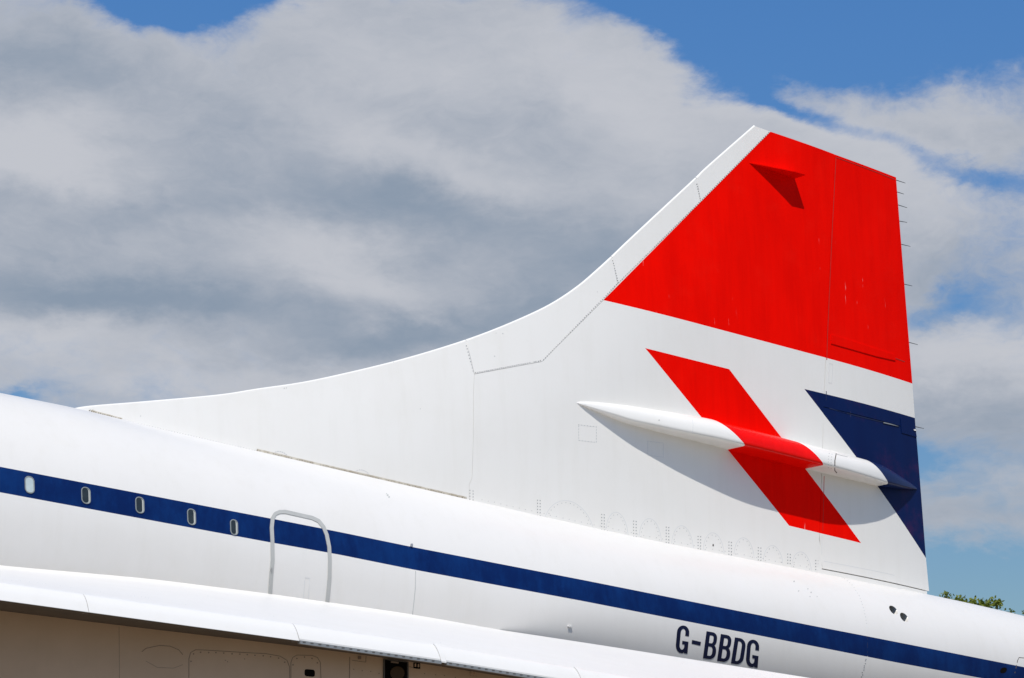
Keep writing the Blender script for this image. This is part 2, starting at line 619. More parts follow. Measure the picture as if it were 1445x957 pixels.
CUP_M = plain('outlet_wall', (0.27, 0.20, 0.13), 0.7, var=0.4, scale=20)
HOLE_M = plain('dark_recess', (0.008, 0.007, 0.006), 0.9, spec=0.02)
LETTER_M = plain('registration_navy', (0.004, 0.007, 0.032), 0.5, spec=0.2, var=0.25, scale=12)
GLASS_M, q, b = new_mat('dark_window_glass')
t = q.n.new('ShaderNodeTexCoord')
f, _ = q.noise(t.outputs['Object'], 14.0, 4, 0.6)
q.l.new(q.mix(f, (0.010, 0.014, 0.015), (0.035, 0.045, 0.047)), b.inputs['Base Color'])
b.inputs['Roughness'].default_value = 0.12
PALE_M, q, b = new_mat('pale_window_glass')
t = q.n.new('ShaderNodeTexCoord')
f, _ = q.noise(t.outputs['Object'], 9.0, 3, 0.6)
q.l.new(q.mix(f, (0.30, 0.38, 0.40), (0.58, 0.64, 0.62)), b.inputs['Base Color'])  # pale grey-blue pane, mottled by noise
b.inputs['Roughness'].default_value = 0.15

# ------------------------------------------------------------------ the aircraft
air = bpy.data.objects.new('jet_airliner', None)
COL.objects.link(air)
air.location = (0, 0, 0)
air['label'] = 'white supersonic jet airliner with navy stripe and tall red, white and navy tail'
air['category'] = 'airliner'

me = bpy.data.meshes.new('fuselage')
me.from_pydata(hv, [], hf)
uvl = me.uv_layers.new(name='UVMap')


def set_uv(me):
    lay = me.uv_layers[0] if me.uv_layers else me.uv_layers.new(name='UVMap')
    for lp in me.loops:
        p_ = me.vertices[lp.vertex_index].co
        lay.data[lp.index].uv = (p_.x * 0.05, 0.5 + 0.05 * stripe_v(p_))


set_uv(me)
fus = link('fuselage', me, HULL_M, air)


def panel(name, px_loop, mat=FIN_M, gap=0.0022, le=False, push=0.0, parent=None, step=0.3):
    """a fin skin panel: both faces, walls round the edge, a rounded nose where it meets the leading edge"""
    xz = [fin_xz(*p_) for p_ in px_loop]
    if le:
        # points on the leading edge belong on the centre plane
        for i, p_ in enumerate(px_loop):
            if p_ in LE_PX:
                xz[i] = LE[LE_PX.index(p_)]
    xz = inset_poly(xz, gap)
    bm = fill([xz], step)
    verts = [v_.co.copy() for v_ in bm.verts]
    faces = [tuple(v_.index for v_ in f_.verts) for f_ in bm.faces]
    bm.verts.ensure_lookup_table()
    n = len(verts)
    V, F = [], []
    for c_ in verts:
        V.append((c_.x, -half(c_.x, c_.y) - push, c_.y))
    for c_ in verts:
        V.append((c_.x, half(c_.x, c_.y) + push, c_.y))
    for f_ in faces:
        F.append(f_)
        F.append(tuple(i + n for i in f_)[::-1])
    for e_ in bm.edges:
        if len(e_.link_faces) != 1:
            continue
        f_ = e_.link_faces[0]
        a_, b_ = e_.verts
        # orient along the face loop
        vs = list(f_.verts)
        ia = vs.index(a_)
        if vs[(ia + 1) % len(vs)] is not b_:
            a_, b_ = b_, a_
        nose = le and dist_le(*a_.co.xy) < 0.02 and dist_le(*b_.co.xy) < 0.02
        ed = (b_.co - a_.co).normalized()
        on = Vector((ed.y, -ed.x))
        rows = []
        ks = 6 if nose else 1
        for s_ in range(ks + 1):
            th = math.pi * s_ / ks
            bul = math.sin(th) * 0.022 if nose else 0
            row = []
            for c_ in (a_.co, b_.co):
                h = half(c_.x, c_.y) + push
                y_ = -h * math.cos(th)
                row.append(len(V))
                V.append((c_.x + on.x * bul, y_, c_.y + on.y * bul))
            rows.append(row)
        for r0_, r1_ in zip(rows, rows[1:]):
            F.append((r0_[1], r0_[0], r1_[0], r1_[1]))
    bm.free()
    me_ = bpy.data.meshes.new(name)
    me_.from_pydata(V, [], F)
    bm = bmesh.new()
    bm.from_mesh(me_)
    if le:
        # weld only the rounded nose strips to one another (they lie off the flat faces)
        nose_v = [v_ for v_ in bm.verts if v_.index >= 2 * n]
        bmesh.ops.remove_doubles(bm, verts=nose_v, dist=1e-5)
    bm.to_mesh(me_)
    bm.free()
    return link(name, me_, mat, parent or air)


def le_part(u0, u1):
    return [p_ for p_ in LE_PX if u0 < p_[0] < u1]


LEX = {p_: p_ for p_ in LE_PX}


def add_le(u):
    """put an extra point on the leading edge at column u"""
    for i, (a_, b_) in enumerate(zip(LE_PX, LE_PX[1:])):
        if a_[0] == u:
            return a_
        if a_[0] < u < b_[0]:
            v_ = a_[1] + (b_[1] - a_[1]) * (u - a_[0]) / (b_[0] - a_[0])
            LE_PX.insert(i + 1, (u, v_))
            pp = hit_plane_y(u, v_)
            LE.insert(i + 1, (pp.x, pp.z))
            return (u, v_)


j1 = add_le(656.8)
j2 = add_le(862.8)
j3 = add_le(982)
tipf = (1064.3, 178.4)
below = lambda u_: (u_, lerp_table(TOP, u_) + 22)
dorsal = panel('dorsal_fairing', le_part(100, 656) + [j1, (669.3, 528), (667.9, 560), (666, 676), (662, 684), (662, 728)] +
               [below(u_) for u_ in (560, 460, 360, 260, 172)] + [(112, 592)], le=True)
panel('leading_edge_panel', [j1] + le_part(657, 862) + [j2, (871.5, 401), (851.9, 423.4), (765, 510.3), (669.3, 528)], le=True)
panel('leading_edge_panel', [j2] + le_part(863, 981) + [j3, (988.5, 285.5), (871.5, 401)], le=True)
panel('leading_edge_panel', [j3] + le_part(983, 1064) + [tipf, (1087.5, 185.8), (988.5, 285.5)], le=True)
HINGE = [(1177.8, 217.7), (1172.7, 319), (1168, 440), (1163, 553), (1161, 620), (1156, 756), (1154, 812), (1153, 835)]
fin = panel('tail_fin', [(669.3, 528), (765, 510.3), (851.9, 423.4), (871.5, 401), (988.5, 285.5), (1087.5, 185.8)] + HINGE +
            [below(u_) for u_ in (1000, 850, 760)] + [(662, 728), (662, 684), (666, 676), (667.9, 560)])
off = lambda p_, d: (p_[0] + d, p_[1] + 0.2)
rud = panel('rudder', [off(p_, 0.5) for p_ in HINGE[:4]] + [(1162, 574), (1292.6, 607.5)] + TE_PX[:4][::-1], push=-0.003)
rudl = panel('rudder', [(1162, 574.5), (1161.4, 620), (1156.6, 756), (1160.5, 800), (1160.3, 802.3)] + TE_PX[4:][::-1] + [(1292.8, 608)], push=-0.003)
rud['label'] = 'upper rudder, mostly red'
rudl['label'] = 'lower rudder, navy and white'
panel('rudder_stub', [(1154.8, 756), (1160, 780), (1160, 803.4), (1308.5, 834.9), (1308, 866), (1154, 840)], push=-0.004, gap=0.0)

# ------------------------------------------------------------------ actuator fairing on the fin
ROOT_B = [(811, 568), (835, 578.5), (880, 597), (940, 613), (990, 625), (1030, 635.5), (1140, 662.5), (1237, 686), (1270, 690.5), (1294, 691)]
ROOT_T = [(811, 566.5), (835, 567), (880, 572), (940, 582), (990, 591), (1030, 602), (1140, 631), (1215, 649), (1240, 656), (1270, 673), (1296, 688.5)]
POD_W = [(811, 0.01), (822, 0.055), (850, 0.13), (900, 0.235), (950, 0.33), (1000, 0.405), (1040, 0.44), (1150, 0.44), (1180, 0.405), (1215, 0.335), (1240, 0.265), (1265, 0.175), (1282, 0.095), (1296, 0.01)]
PV, PF = [], []
NS, NP = 72, 22
for i in range(NS + 1):
    uu = 811 + (1294 - 811) * i / NS
    uu2 = uu
    b_ = fin_xz(uu, smooth_tab(ROOT_B, uu, 6) if 820 < uu < 1285 else lerp_table(ROOT_B, uu))
    t_ = fin_xz(uu, smooth_tab(ROOT_T, uu, 6) if 820 < uu < 1285 else lerp_table(ROOT_T, uu))
    w = smooth_tab(POD_W, uu, 14) if 826 < uu < 1280 else lerp_table(POD_W, uu)
    zb, zt = b_[1], max(t_[1], b_[1] + 0.01)
    x = b_[0]
    hb = half(x, zb) - 0.02
    H = zt - zb
    for sgn in (-1, 1):
        pass
    ring = []
    zc_ = zb + 0.05 * H
    prof = []
    # rounded shoulder from the top root to the chine, flattened side, then the under face back to the root
    for s_ in range(NP - 6):
        th = math.pi / 2 * s_ / (NP - 7)
        yy = math.sin(th) ** 0.80 * w
        zz = zc_ + (zt - zc_) * math.cos(th) ** 0.86
        prof.append((yy, zz))
    rr = min(0.035, w * 0.25)
    prof[-1] = (w, zc_ + rr * 0.6)
    prof += [(w - rr * 0.25, zc_), (w - rr, zc_ - rr * 0.35)]
    for s_ in range(1, 5):
        prof.append(((w - rr) * (1 - s_ / 4), zc_ - rr * 0.35 + (zb - zc_ + rr * 0.35) * s_ / 4))
    for yy, zz in prof:
        PV.append((x, -(hb + yy), zz))
M = len(prof)
for i in range(NS):
    for j in range(M - 1):
        PF.append((i * M + j, i * M + j + 1, (i + 1) * M + j + 1, (i + 1) * M + j))
for mir in (1, -1):
    me_ = bpy.data.meshes.new('actuator_fairing')
    if mir == 1:
        me_.from_pydata(PV, [], PF)
    else:
        me_.from_pydata([(x_, -y_, z_) for x_, y_, z_ in PV], [], [f_[::-1] for f_ in PF])
    o = link('actuator_fairing', me_, POD_M, air)
    if mir == 1:
        pod = o
bm = bmesh.new()
bm.from_mesh(pod.data)
bmesh.ops.recalc_face_normals(bm, faces=bm.faces[:])
if sum(f_.normal.y for f_ in bm.faces) > 0:
    bmesh.ops.reverse_faces(bm, faces=bm.faces[:])
bm.to_mesh(pod.data)
bm.free()

# small swept vane near the fin tip
def vane():
    rf, ra = fin_xz(1057, 229.5), fin_xz(1121, 251.5)
    w = 0.28
    V = []
    for s_, th in ((0, 1), (1, 1)):
        pass
    ofx = 0.72 * (ra[0] - rf[0])
    slope = (ra[1] - rf[1]) / (ra[0] - rf[0])
    pts = [(rf[0], rf[1], -0.0), (rf[0] + ofx, rf[1] + slope * ofx - 0.02, -w), (ra[0] + 0.005, ra[1], -w), (ra[0], ra[1], 0.0)]
    yb = -half(*ra) + 0.03
    top, bot = [], []
    for i, (x_, z_, y_) in enumerate(pts):
        tk = 0.012
        top.append((x_, yb + y_, z_ + tk))
        bot.append((x_, yb + y_, z_ - tk))
    V = top + bot
    F = [(0, 1, 2, 3)[::-1], (4, 5, 6, 7)] + [(i, (i + 1) % 4, 4 + (i + 1) % 4, 4 + i) for i in range(4)]
    me_ = bpy.data.meshes.new('vortex_vane')
    me_.from_pydata(V, [], F)
    bm_ = bmesh.new()
    bm_.from_mesh(me_)
    bmesh.ops.recalc_face_normals(bm_, faces=bm_.faces[:])
    bmesh.ops.bevel(bm_, geom=bm_.edges[:], offset=0.004, segments=2, affect='EDGES')
    bm_.to_mesh(me_)
    bm_.free()
    return link('vortex_vane', me_, FIN_M, air, smooth=False)


vane()

# ------------------------------------------------------------------ wing
YE = -6.0
JUNC = [(-300, 765), (0, 802), (207, 820), (311, 833), (380, 841.5), (459, 853), (620, 875.8), (680, 885), (860, 912.3), (930, 923.3), (1110, 951.5), (1200, 966)]
EDGE = [(-300, 806), (0, 845.5), (220, 875.6), (422, 903), (622, 932), (780, 957.5), (1000, 992), (1300, 1040)]
jl = []
for u_ in range(-300, 1180, 20):
    d = ray_dir(u_, smooth_tab(JUNC, u_, 30))
    h_, n_, i_, _d = fus_bvh.ray_cast(CAM, d)
    if u_ > 700:      # aft of the root the inner border is the free trailing edge, standing off the hull
        h_ = hit_plane_y(u_, smooth_tab(JUNC, u_, 30), y700 - 2.0 * ((u_ - 700) / 410) ** 1.4)
    else:
        y700 = h_.y
    jl.append(h_)
el_ = [hit_plane_y(u_, lerp_table(EDGE, u_), YE) for u_ in range(-300, 1300, 20)]
JY = [(p_.x, p_.y) for p_ in jl]
JZ = [(p_.x, p_.z) for p_ in jl]
EZ = [(p_.x, p_.z) for p_ in el_]
TH = 0.9
X700 = jl[50].x


def wing_pt(x, t, low=False):
    """t = 0 at the fuselage, 1 at the outer edge"""
    if x > X700:
        t = max(t, 0.0)
    jy, jz, ez = lerp_table(JY, x), lerp_table(JZ, x), lerp_table(EZ, x)
    yk, zk = YE + 0.15, ez + 0.165          # the knuckle where the skin rolls down to the edge
    if t <= TH:
        q = t / TH
        y = jy + (yk - jy) * q
        z = jz + (zk - jz) * q + 0.012 * 4 * q * (1 - q)
        fl = max(0, 1 - q / 0.08)
        z += 0.03 * fl * fl * min(1, max(0, (X700 - x) / 1.5))
    else:
        q = (t - TH) / (1 - TH)
        y = yk + (YE - yk) * q
        z = zk + (ez - zk) * (0.35 * q + 0.65 * q * q)
    if low:
        z = min(z - 0.008, ez - 0.010 + 0.045 * max(0.0, y - YE - 0.7))
    return Vector((x, y, z))


def wing_block(name, xa, xb, ta, tb, mat=WHITE_M, lift=0.0, edge=0.0):
    nx, nt_ = max(2, int((xb - xa) / 0.25)), max(3, int((tb - ta) * (22 if ta < 0.5 else 80)))
    V, F = [], []
    for lay in (0, 1):
        for i in range(nx + 1):
            x = xa + (xb - xa) * i / nx
            for j in range(nt_ + 1):
                t_ = ta + (tb - ta) * j / nt_
                p_ = wing_pt(x, t_, lay == 1)
                if lay == 0:
                    p_.z += lift
                    # edge rolls over
                    if t_ > 0.985 and tb >= 1.0:
                        p_.z -= 0.006
                V.append(p_)
    N = (nx + 1) * (nt_ + 1)
    idx = lambda l_, i, j: l_ * N + i * (nt_ + 1) + j
    for i in range(nx):
        for j in range(nt_):
            F.append((idx(0, i, j), idx(0, i, j + 1), idx(0, i + 1, j + 1), idx(0, i + 1, j)))
            F.append((idx(1, i, j), idx(1, i + 1, j), idx(1, i + 1, j + 1), idx(1, i, j + 1)))
    def wall(seq):
        for (a_, b_) in zip(seq, seq[1:]):
            base = len(V)
            for q_ in (a_, b_, (1,) + b_[1:], (1,) + a_[1:]):
                V.append(V[idx(*q_)].copy())
            F.append((base, base + 1, base + 2, base + 3))
    wall([(0, i, nt_) for i in range(nx + 1)][::-1])
    wall([(0, i, 0) for i in range(nx + 1)])
    wall([(0, 0, j) for j in range(nt_ + 1)][::-1])
    wall([(0, nx, j) for j in range(nt_ + 1)])
    me_ = bpy.data.meshes.new(name)
    me_.from_pydata(V, [], F)
    bm_ = bmesh.new()
    bm_.from_mesh(me_)
    bmesh.ops.recalc_face_normals(bm_, faces=bm_.faces[:])
    for f__ in bm_.faces:
        if all(N <= v_.index < 2 * N for v_ in f__.verts):
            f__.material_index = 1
    bm_.to_mesh(me_)
    bm_.free()
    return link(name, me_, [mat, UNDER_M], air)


def x_on_edge(u_):
    return hit_plane_y(u_, lerp_table(EDGE, u_), YE).x


xw0, xw1 = x_on_edge(-300), jl[-1].x
wing_block('wing', xw0, xw1, -0.06, TH, WHITE_M)
cuts = [-300, -120, 125.5, 422.5]
for a_, b_ in zip(cuts, cuts[1:]):
    wing_block('wing_panel', x_on_edge(a_) + 0.003, x_on_edge(b_) - 0.003, TH + 0.001, 1.0)
ecuts = [(422.5, 622.5), (629.5, 822), (829, 1010), (1016, None)]
for a_, b_ in ecuts:
    xa, xb = x_on_edge(a_) + 0.004, (x_on_edge(b_) - 0.004 if b_ else xw1)
    ev = wing_block('elevon', xa, xb, TH + 0.002, 0.995, lift=0.0)
    # grey seal under the elevon's edge, with its row of drain slots
    V, F = [], []
    n = 40
    for i in range(n + 1):
        x = xa + (xb - xa) * i / n
        z = wing_pt(x, 1.0).z
        for (yy, zz) in ((YE + 0.04, z - 0.004), (YE - 0.012, z - 0.004), (YE - 0.012, z - 0.036), (YE + 0.04, z - 0.036)):
            V.append((x, yy, zz))
    for i in range(n):
        for j in range(4):
            F.append((i * 4 + j, i * 4 + (j + 1) % 4, (i + 1) * 4 + (j + 1) % 4, (i + 1) * 4 + j))
    F += [(0, 1, 2, 3), tuple(n * 4 + j for j in (3, 2, 1, 0))]
    me_ = bpy.data.meshes.new('edge_seal')
    me_.from_pydata(V, [], F)
    se = link('edge_seal', me_, METAL_M, ev, smooth=False)
    bm_ = bmesh.new()
    ns = int((xb - xa) / 0.085)
    for i in range(ns):
        x = xa + 0.04 + i * 0.085
        z = wing_pt(x, 1.0).z - 0.016
        bmesh.ops.create_cube(bm_, size=1.0, matrix=Matrix.Translation((x, YE - 0.013, z)) @ Matrix.Diagonal((0.030, 0.006, 0.007, 1)))
    dr = from_bm('drain_slots', bm_, SEAM_D, ev, smooth=False)
    dr['kind'] = 'stuff'
for a_, b_ in ((622.5, 629.5), (822, 829), (1010, 1016)):
    wing_block('hinge_cover', x_on_edge(a_), x_on_edge(b_), TH, 1.004, lift=0.012)

# ------------------------------------------------------------------ engine nacelle under the wing
xn0, xn1 = x_on_edge(-300), x_on_edge(1060)
NV, NF = [], []
n = 60
xa0, xa1 = x_on_edge(60), x_on_edge(520)
for i in range(n + 1):
    x = xn0 + (xn1 - xn0) * i / n
    f_ = min(1, max(0, (x - xa0) / (xa1 - xa0)))
    yo = -5.22 - 0.42 * f_
    zt_ = lerp_table(EZ, x) - 0.010 + 0.045 * max(0, yo - YE - 0.7) + 0.012
    zt2 = wing_pt(x, 0.15, True).z + 0.02
    zb_ = zt_ - 1.55
    sec = [(yo, zt_), (yo, zt_ - 0.3), (yo, zt_ - 0.6), (yo + 0.005, zt_ - 0.9), (yo + 0.03, zb_ + 0.42), (yo + 0.12, zb_ + 0.2), (yo + 0.28, zb_ + 0.07), (yo + 0.5, zb_),
           (-2.4, zb_), (-2.1, zb_ + 0.1), (-1.95, zb_ + 0.4), (-1.95, zt2)]
    for yy, zz in sec:
        NV.append((x, yy, zz))
m2 = len(sec)
for i in range(n):
    for j in range(m2 - 1):
        NF.append((i * m2 + j, i * m2 + j + 1, (i + 1) * m2 + j + 1, (i + 1) * m2 + j))
NF += [tuple(range(m2))[::-1], tuple(n * m2 + j for j in range(m2))]
me_ = bpy.data.meshes.new('engine_nacelle')
me_.from_pydata(NV, [], NF)
bm_ = bmesh.new()
bm_.from_mesh(me_)
bmesh.ops.recalc_face_normals(bm_, faces=bm_.faces[:])
bm_.to_mesh(me_)
bm_.free()
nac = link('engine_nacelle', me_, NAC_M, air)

# ------------------------------------------------------------------ what the marks are laid on
bpy.context.view_layer.update()
bvh = {}


def tree_of(*objs):
    V, F = [], []
    for o_ in objs:
        b0 = len(V)
        V += [v_.co.copy() for v_ in o_.data.vertices]
        F += [tuple(i + b0 for i in p_.vertices) for p_ in o_.data.polygons]
    return BVHTree.FromPolygons(V, F)


T_FUS = fus_bvh
T_FIN = tree_of(*[o_ for o_ in air.children if o_.name.split('.')[0] in ('tail_fin', 'dorsal_fairing', 'leading_edge_panel', 'rudder')])
T_POD = tree_of(pod)
T_NAC = tree_of(nac)
T_WING = tree_of(*[o_ for o_ in air.children if o_.name.split('.')[0] in ('wing', 'wing_panel', 'elevon')])


def on(tree, u_, v_, lift=0.002):
    d = ray_dir(u_, v_)
    h_, n_, i_, _d = tree.ray_cast(CAM, d)
    if h_ is None:
        h_, n_, i_, _d = tree.find_nearest(hit_plane_y(u_, v_, 0.0 if tree is T_FIN else -1.4))
    if n_.dot(d) > 0:
        n_ = -n_
    return h_ + n_ * lift, n_


def patch(name, loops, tree, mat, parent=air, lift=0.002, step=10, uv=False, skirt=True):
    """a solid thin plate laid on a surface, its outline given as loops"""
    bm_ = fill(loops, step)
    V, Nn = [], []
    for v_ in bm_.verts:
        p_, n_ = on(tree, v_.co.x, v_.co.y, lift)
        V.append(p_)
        Nn.append(n_)
    F = [tuple(v_.index for v_ in f_.verts)[::-1] for f_ in bm_.faces]
    if skirt:
        for e_ in bm_.edges:
            if len(e_.link_faces) == 1:
                a_, b_ = [v_.index for v_ in e_.verts]
                base = len(V)
                V += [V[a_].copy(), V[b_].copy(), V[b_] - Nn[b_] * (lift + 0.002), V[a_] - Nn[a_] * (lift + 0.002)]
                F.append((base, base + 1, base + 2, base + 3))
    bm_.free()
    me__ = bpy.data.meshes.new(name)
    me__.from_pydata(V, [], F)
    if uv:
        me__.uv_layers.new(name='UVMap')
        set_uv(me__)
    return link(name, me__, mat, parent)


def ribbon_geo(path, width, tree, lift, V, F, closed=False, sub=8.0):
    pts = [Vector(p_) for p_ in path]
    if closed:
        pts.append(pts[0])
    q_ = [pts[0]]
    for a_, b_ in zip(pts, pts[1:]):
        n__ = max(1, int((b_ - a_).length / sub))
        for i in range(1, n__ + 1):
            q_.append(a_ + (b_ - a_) * i / n__)
    L = []
    for i, p_ in enumerate(q_):
        if closed:
            a_ = q_[i - 1] if i else q_[-2]
            b_ = q_[i + 1] if i < len(q_) - 1 else q_[1]
        else:
            a_ = q_[max(0, i - 1)]
            b_ = q_[min(len(q_) - 1, i + 1)]
        t_ = (b_ - a_).normalized()
        nn = Vector((-t_.y, t_.x)) * (width / 2)
        w_ = []
        for s_ in (-1, 1):
            pp, n_ = on(tree, p_.x + nn.x * s_, p_.y + nn.y * s_, lift)
            w_ += [pp, pp - n_ * (lift + 0.002)]
        L.append(w_)
    for w_ in L:
        V += w_
    b0 = len(V) - 4 * len(L)
    for i in range(len(L) - 1):
        k0, k1 = b0 + 4 * i, b0 + 4 * (i + 1)
        F += [(k0, k1, k1 + 2, k0 + 2), (k0, k0 + 1, k1 + 1, k1), (k0 + 2, k1 + 2, k1 + 3, k0 + 3)]


def ribbon(name, path, width, tree, mat, parent=air, lift=0.002, closed=False, sub=8.0):
    V, F = [], []
    ribbon_geo(path, width, tree, lift, V, F, closed, sub)
    me__ = bpy.data.meshes.new(name)
    me__.from_pydata(V, [], F)
    bm_ = bmesh.new()
    bm_.from_mesh(me__)
    bmesh.ops.recalc_face_normals(bm_, faces=bm_.faces[:])
    bm_.to_mesh(me__)
    bm_.free()
    return link(name, me__, mat, parent, smooth=False)


def rivets(name, spots, tree, mat, parent=air, r=0.6, lift=0.003, squash=1.0):
    """rivet heads on the skin"""
    V, F = [], []
    for s_ in spots:
        rr = s_[2] if len(s_) > 2 else r
        ring = []
        for j in range(6):
            a_ = math.pi / 3 * j + 0.3
            pp, n_ = on(tree, s_[0] + rr * math.cos(a_), s_[1] + rr * squash * math.sin(a_), 0.0)
            ring.append((pp, n_))
        b0 = len(V)
        V += [pp + n_ * lift for pp, n_ in ring] + [pp - n_ * 0.001 for pp, n_ in ring]
        F.append(tuple(b0 + j for j in range(6))[::-1])
        for j in range(6):
            F.append((b0 + j, b0 + (j + 1) % 6, b0 + 6 + (j + 1) % 6, b0 + 6 + j))
    me__ = bpy.data.meshes.new(name)
    me__.from_pydata(V, [], F)
    o_ = link(name, me__, mat, parent, smooth=False)
    o_['kind'] = 'stuff'
    return o_


def along(path, step, jit=0.0, skip=0.0):
    pts = [Vector(p_) for p_ in path]
    res, carry = [], 0.0
    for a_, b_ in zip(pts, pts[1:]):
        L = (b_ - a_).length
        d_ = carry
        while d_ < L:
            if random.random() >= skip:
                p_ = a_ + (b_ - a_) * (d_ / L)
                res.append((p_.x + random.uniform(-jit, jit), p_.y + random.uniform(-jit, jit)))
            d_ += step
        carry = d_ - L
    return res


def rrect(cx_, cy_, w_, h_, r_, lean=0.0, slope=0.0, n__=5):
    pts = []
    for qx, qy, a0 in ((1, -1, -90), (1, 1, 0), (-1, 1, 90), (-1, -1, 180)):
        for i in range(n__ + 1):
            a_ = R_(a0 + 90 * i / n__)
            x = qx * (w_ / 2 - r_) + r_ * math.cos(a_)
            y = qy * (h_ / 2 - r_) + r_ * math.sin(a_)
            pts.append((cx_ + x + y * lean, cy_ + y + x * slope))
    return pts


# ------------------------------------------------------------------ cabin windows
for (wx, wy, ww, wh, pale) in ((41.5, 684.4, 13.5, 24, 1), (121.0, 699.4, 13.0, 23.5, 0), (197, 713.0, 12.4, 23, 0), (270, 729.6, 12, 22.8, 0), (330, 744.3, 10.8, 21.8, 0)):
    o_ = rrect(wx, wy, ww, wh, ww * 0.46, 0.03, 0.19)
    i_ = rrect(wx, wy, ww - 2.0, wh - 2.0, (ww - 2) * 0.46, 0.03, 0.19)
    fr = patch('window', [o_, i_], T_FUS, RIM_M, air, lift=0.010, step=50)
    patch('pane', [rrect(wx - (0 if pale else 0.8), wy - (0 if pale else 0.3), ww - 3.0 - (0 if pale else 1.3), wh - 3.2, (ww - 4.6) * 0.45, 0.03, 0.19)], T_FUS, PALE_M if pale else GLASS_M, fr, lift=0.006, step=50)
    patch('reveal', [rrect(wx + 0.2, wy, ww - 1.8, wh - 1.8, (ww - 1.8) * 0.46, 0.03, 0.19)], T_FUS, REVEAL_M, fr, lift=0.003, step=50)  # pale reveal peeks out past the shifted pane, painting in its sunlit side
    if pale:
        fr['label'] = 'window with a pale grey-blue pane'

# ------------------------------------------------------------------ service door
DOOR = [(380.5, 846), (382, 815), (384.3, 790), (384, 765), (383, 745), (384.5, 731), (388, 725.3), (394, 722.8), (402, 722.6), (440, 731.2), (449, 735.5), (456, 744), (460.5, 755),
        (464, 772), (465, 790), (464.5, 815), (462.5, 838), (460.5, 858)]
door = patch('door', [[(p_[0] + (1.5 if i < 7 else -1.5 if i > 10 else 0), p_[1] + (1.5 if 5 < i < 12 else 0)) for i, p_ in enumerate(DOOR)] + [(440, 857), (400, 851)]], T_FUS, HULL_M, air, lift=0.003, step=8, uv=True)
ribbon('door_surround', DOOR, 5.0, T_FUS, STRIP_M, door, lift=0.012, sub=3)
ribbon('door_handle', [(427, 850), (430, 815), (436.5, 815.5), (434.5, 850)], 0.7, T_FUS, SEAM_F, door, lift=0.006)
patch('door_latch', [rrect(382.2, 804.5, 2.4, 5.5, 0.8)], T_FUS, METAL_M, door, lift=0.018, step=9)

# ------------------------------------------------------------------ seams and fittings on the hull
ribbon('hull_seam', [(586.4, 806), (586, 830), (584, 850), (581.5, 872)], 0.9, T_FUS, SEAM_M)
patch('drain_pip', [rrect(580, 770, 3.2, 4, 1)], T_FUS, METAL_M, air, lift=0.02, step=9)
patch('drain_pip', [rrect(803.5, 884, 6, 2.2, 1, 0, 0.1)], T_FUS, WHITE_M, air, lift=0.02, step=9)
seam2 = [(1192, 817), (1203, 826), (1213, 842), (1219, 860), (1223, 880), (1224.5, 897), (1224, 925), (1219, 945), (1216, 957)]
ribbon('hull_seam', seam2[:5] + [(1224, 896)], 0.8, T_FUS, SEAM_F, lift=0.001)
ribbon('hull_seam', [(1224.3, 899), (1224, 922)], 0.7, T_FUS, SEAM_N, lift=0.001)
ribbon('hull_seam', [(1224, 926), (1219, 945), (1216, 957)], 0.8, T_FUS, SEAM_F, lift=0.001)
rivets('hull_rivets', along(seam2[:5], 4.5, 0.2), T_FUS, SEAM_M, r=0.5, lift=0.002)
rivets('lower_hull_rivets', along([(1222, 930), (1219, 943), (1215, 957)], 3.2, 0.8), T_FUS, RIVET_M, r=0.8)
rivets('hull_chips', [(1120.5, 820.5, 1.1), (1127, 834, 0.9), (1140, 831, .8), (1144.5, 836, 1.0), (1143, 842, .7), (547, 699, 1.3), (549, 701.5, 1.2), (545.5, 697, .8), (1153, 842, .6), (806, 846, .5)], T_FUS, SEAM_M, r=0.9)
ribbon('hull_seam', [(1432, 950), (1436, 932), (1438, 928), (1460, 930)], 1.0, T_FUS, SEAM_D, lift=0.001)
patch('tail_port', [rrect(1416, 946, 9, 8, 3.8, -0.3, 0)], T_FUS, HOLE_M, air, lift=0.003, step=9)
ribbon('wing_root_seal', [(200, 819.3), (235, 823.6), (260, 827)], 0.8, T_FUS, GRIME_M, lift=0.004)
ribbon('wing_root_seal', [(262, 827.3), (311, 833), (330, 835.5), (348, 838)], 1.0, T_FUS, GRIME_M, lift=0.004)

# twin round outlets: real holes in the hull, each with its own cup
cutters = []
for (hx, hy) in ((1260.8, 861.0), (1275.9, 871.2)):
    p_, n_ = on(T_FUS, hx, hy, 0.0)
    ax = Vector((-0.25, -1.0, 0.18)).normalized()
    rot = ax.to_track_quat('Z', 'Y').to_matrix().to_4x4()
    mt = Matrix.Translation(p_) @ rot
    bm_ = bmesh.new()
    bmesh.ops.create_cone(bm_, cap_ends=True, segments=28, radius1=0.078, radius2=0.078, depth=0.8, matrix=mt)
    me__ = bpy.data.meshes.new('cut')
    bm_.to_mesh(me__)
    bm_.free()
    c_ = bpy.data.objects.new('cut', me__)
    COL.objects.link(c_)
    cutters.append(c_)
    V, F = [], []
    for j in range(28):
        q_ = mt @ Vector((0.0785 * math.cos(2 * math.pi * j / 28), 0.0785 * math.sin(2 * math.pi * j / 28), 0.35))
        h_, _n, _i, _d = T_FUS.ray_cast(q_, -ax)
        V += [h_ - ax * 0.001, h_ - ax * 0.03, p_ + (q_ - p_) - ax * 0.85]
    for j in range(28):
        a_, b_ = 3 * j, 3 * ((j + 1) % 28)
        F += [(a_, b_, b_ + 1, a_ + 1), (a_ + 1, b_ + 1, b_ + 2, a_ + 2)]
    F.append(tuple(3 * j + 2 for j in range(28)))
    me__ = bpy.data.meshes.new('outlet_cup')
    me__.from_pydata(V, [], F)
    o_ = link('outlet_cup', me__, [CUP_M, HOLE_M], air, smooth=False)
    o_.data.polygons[-1].material_index = 1
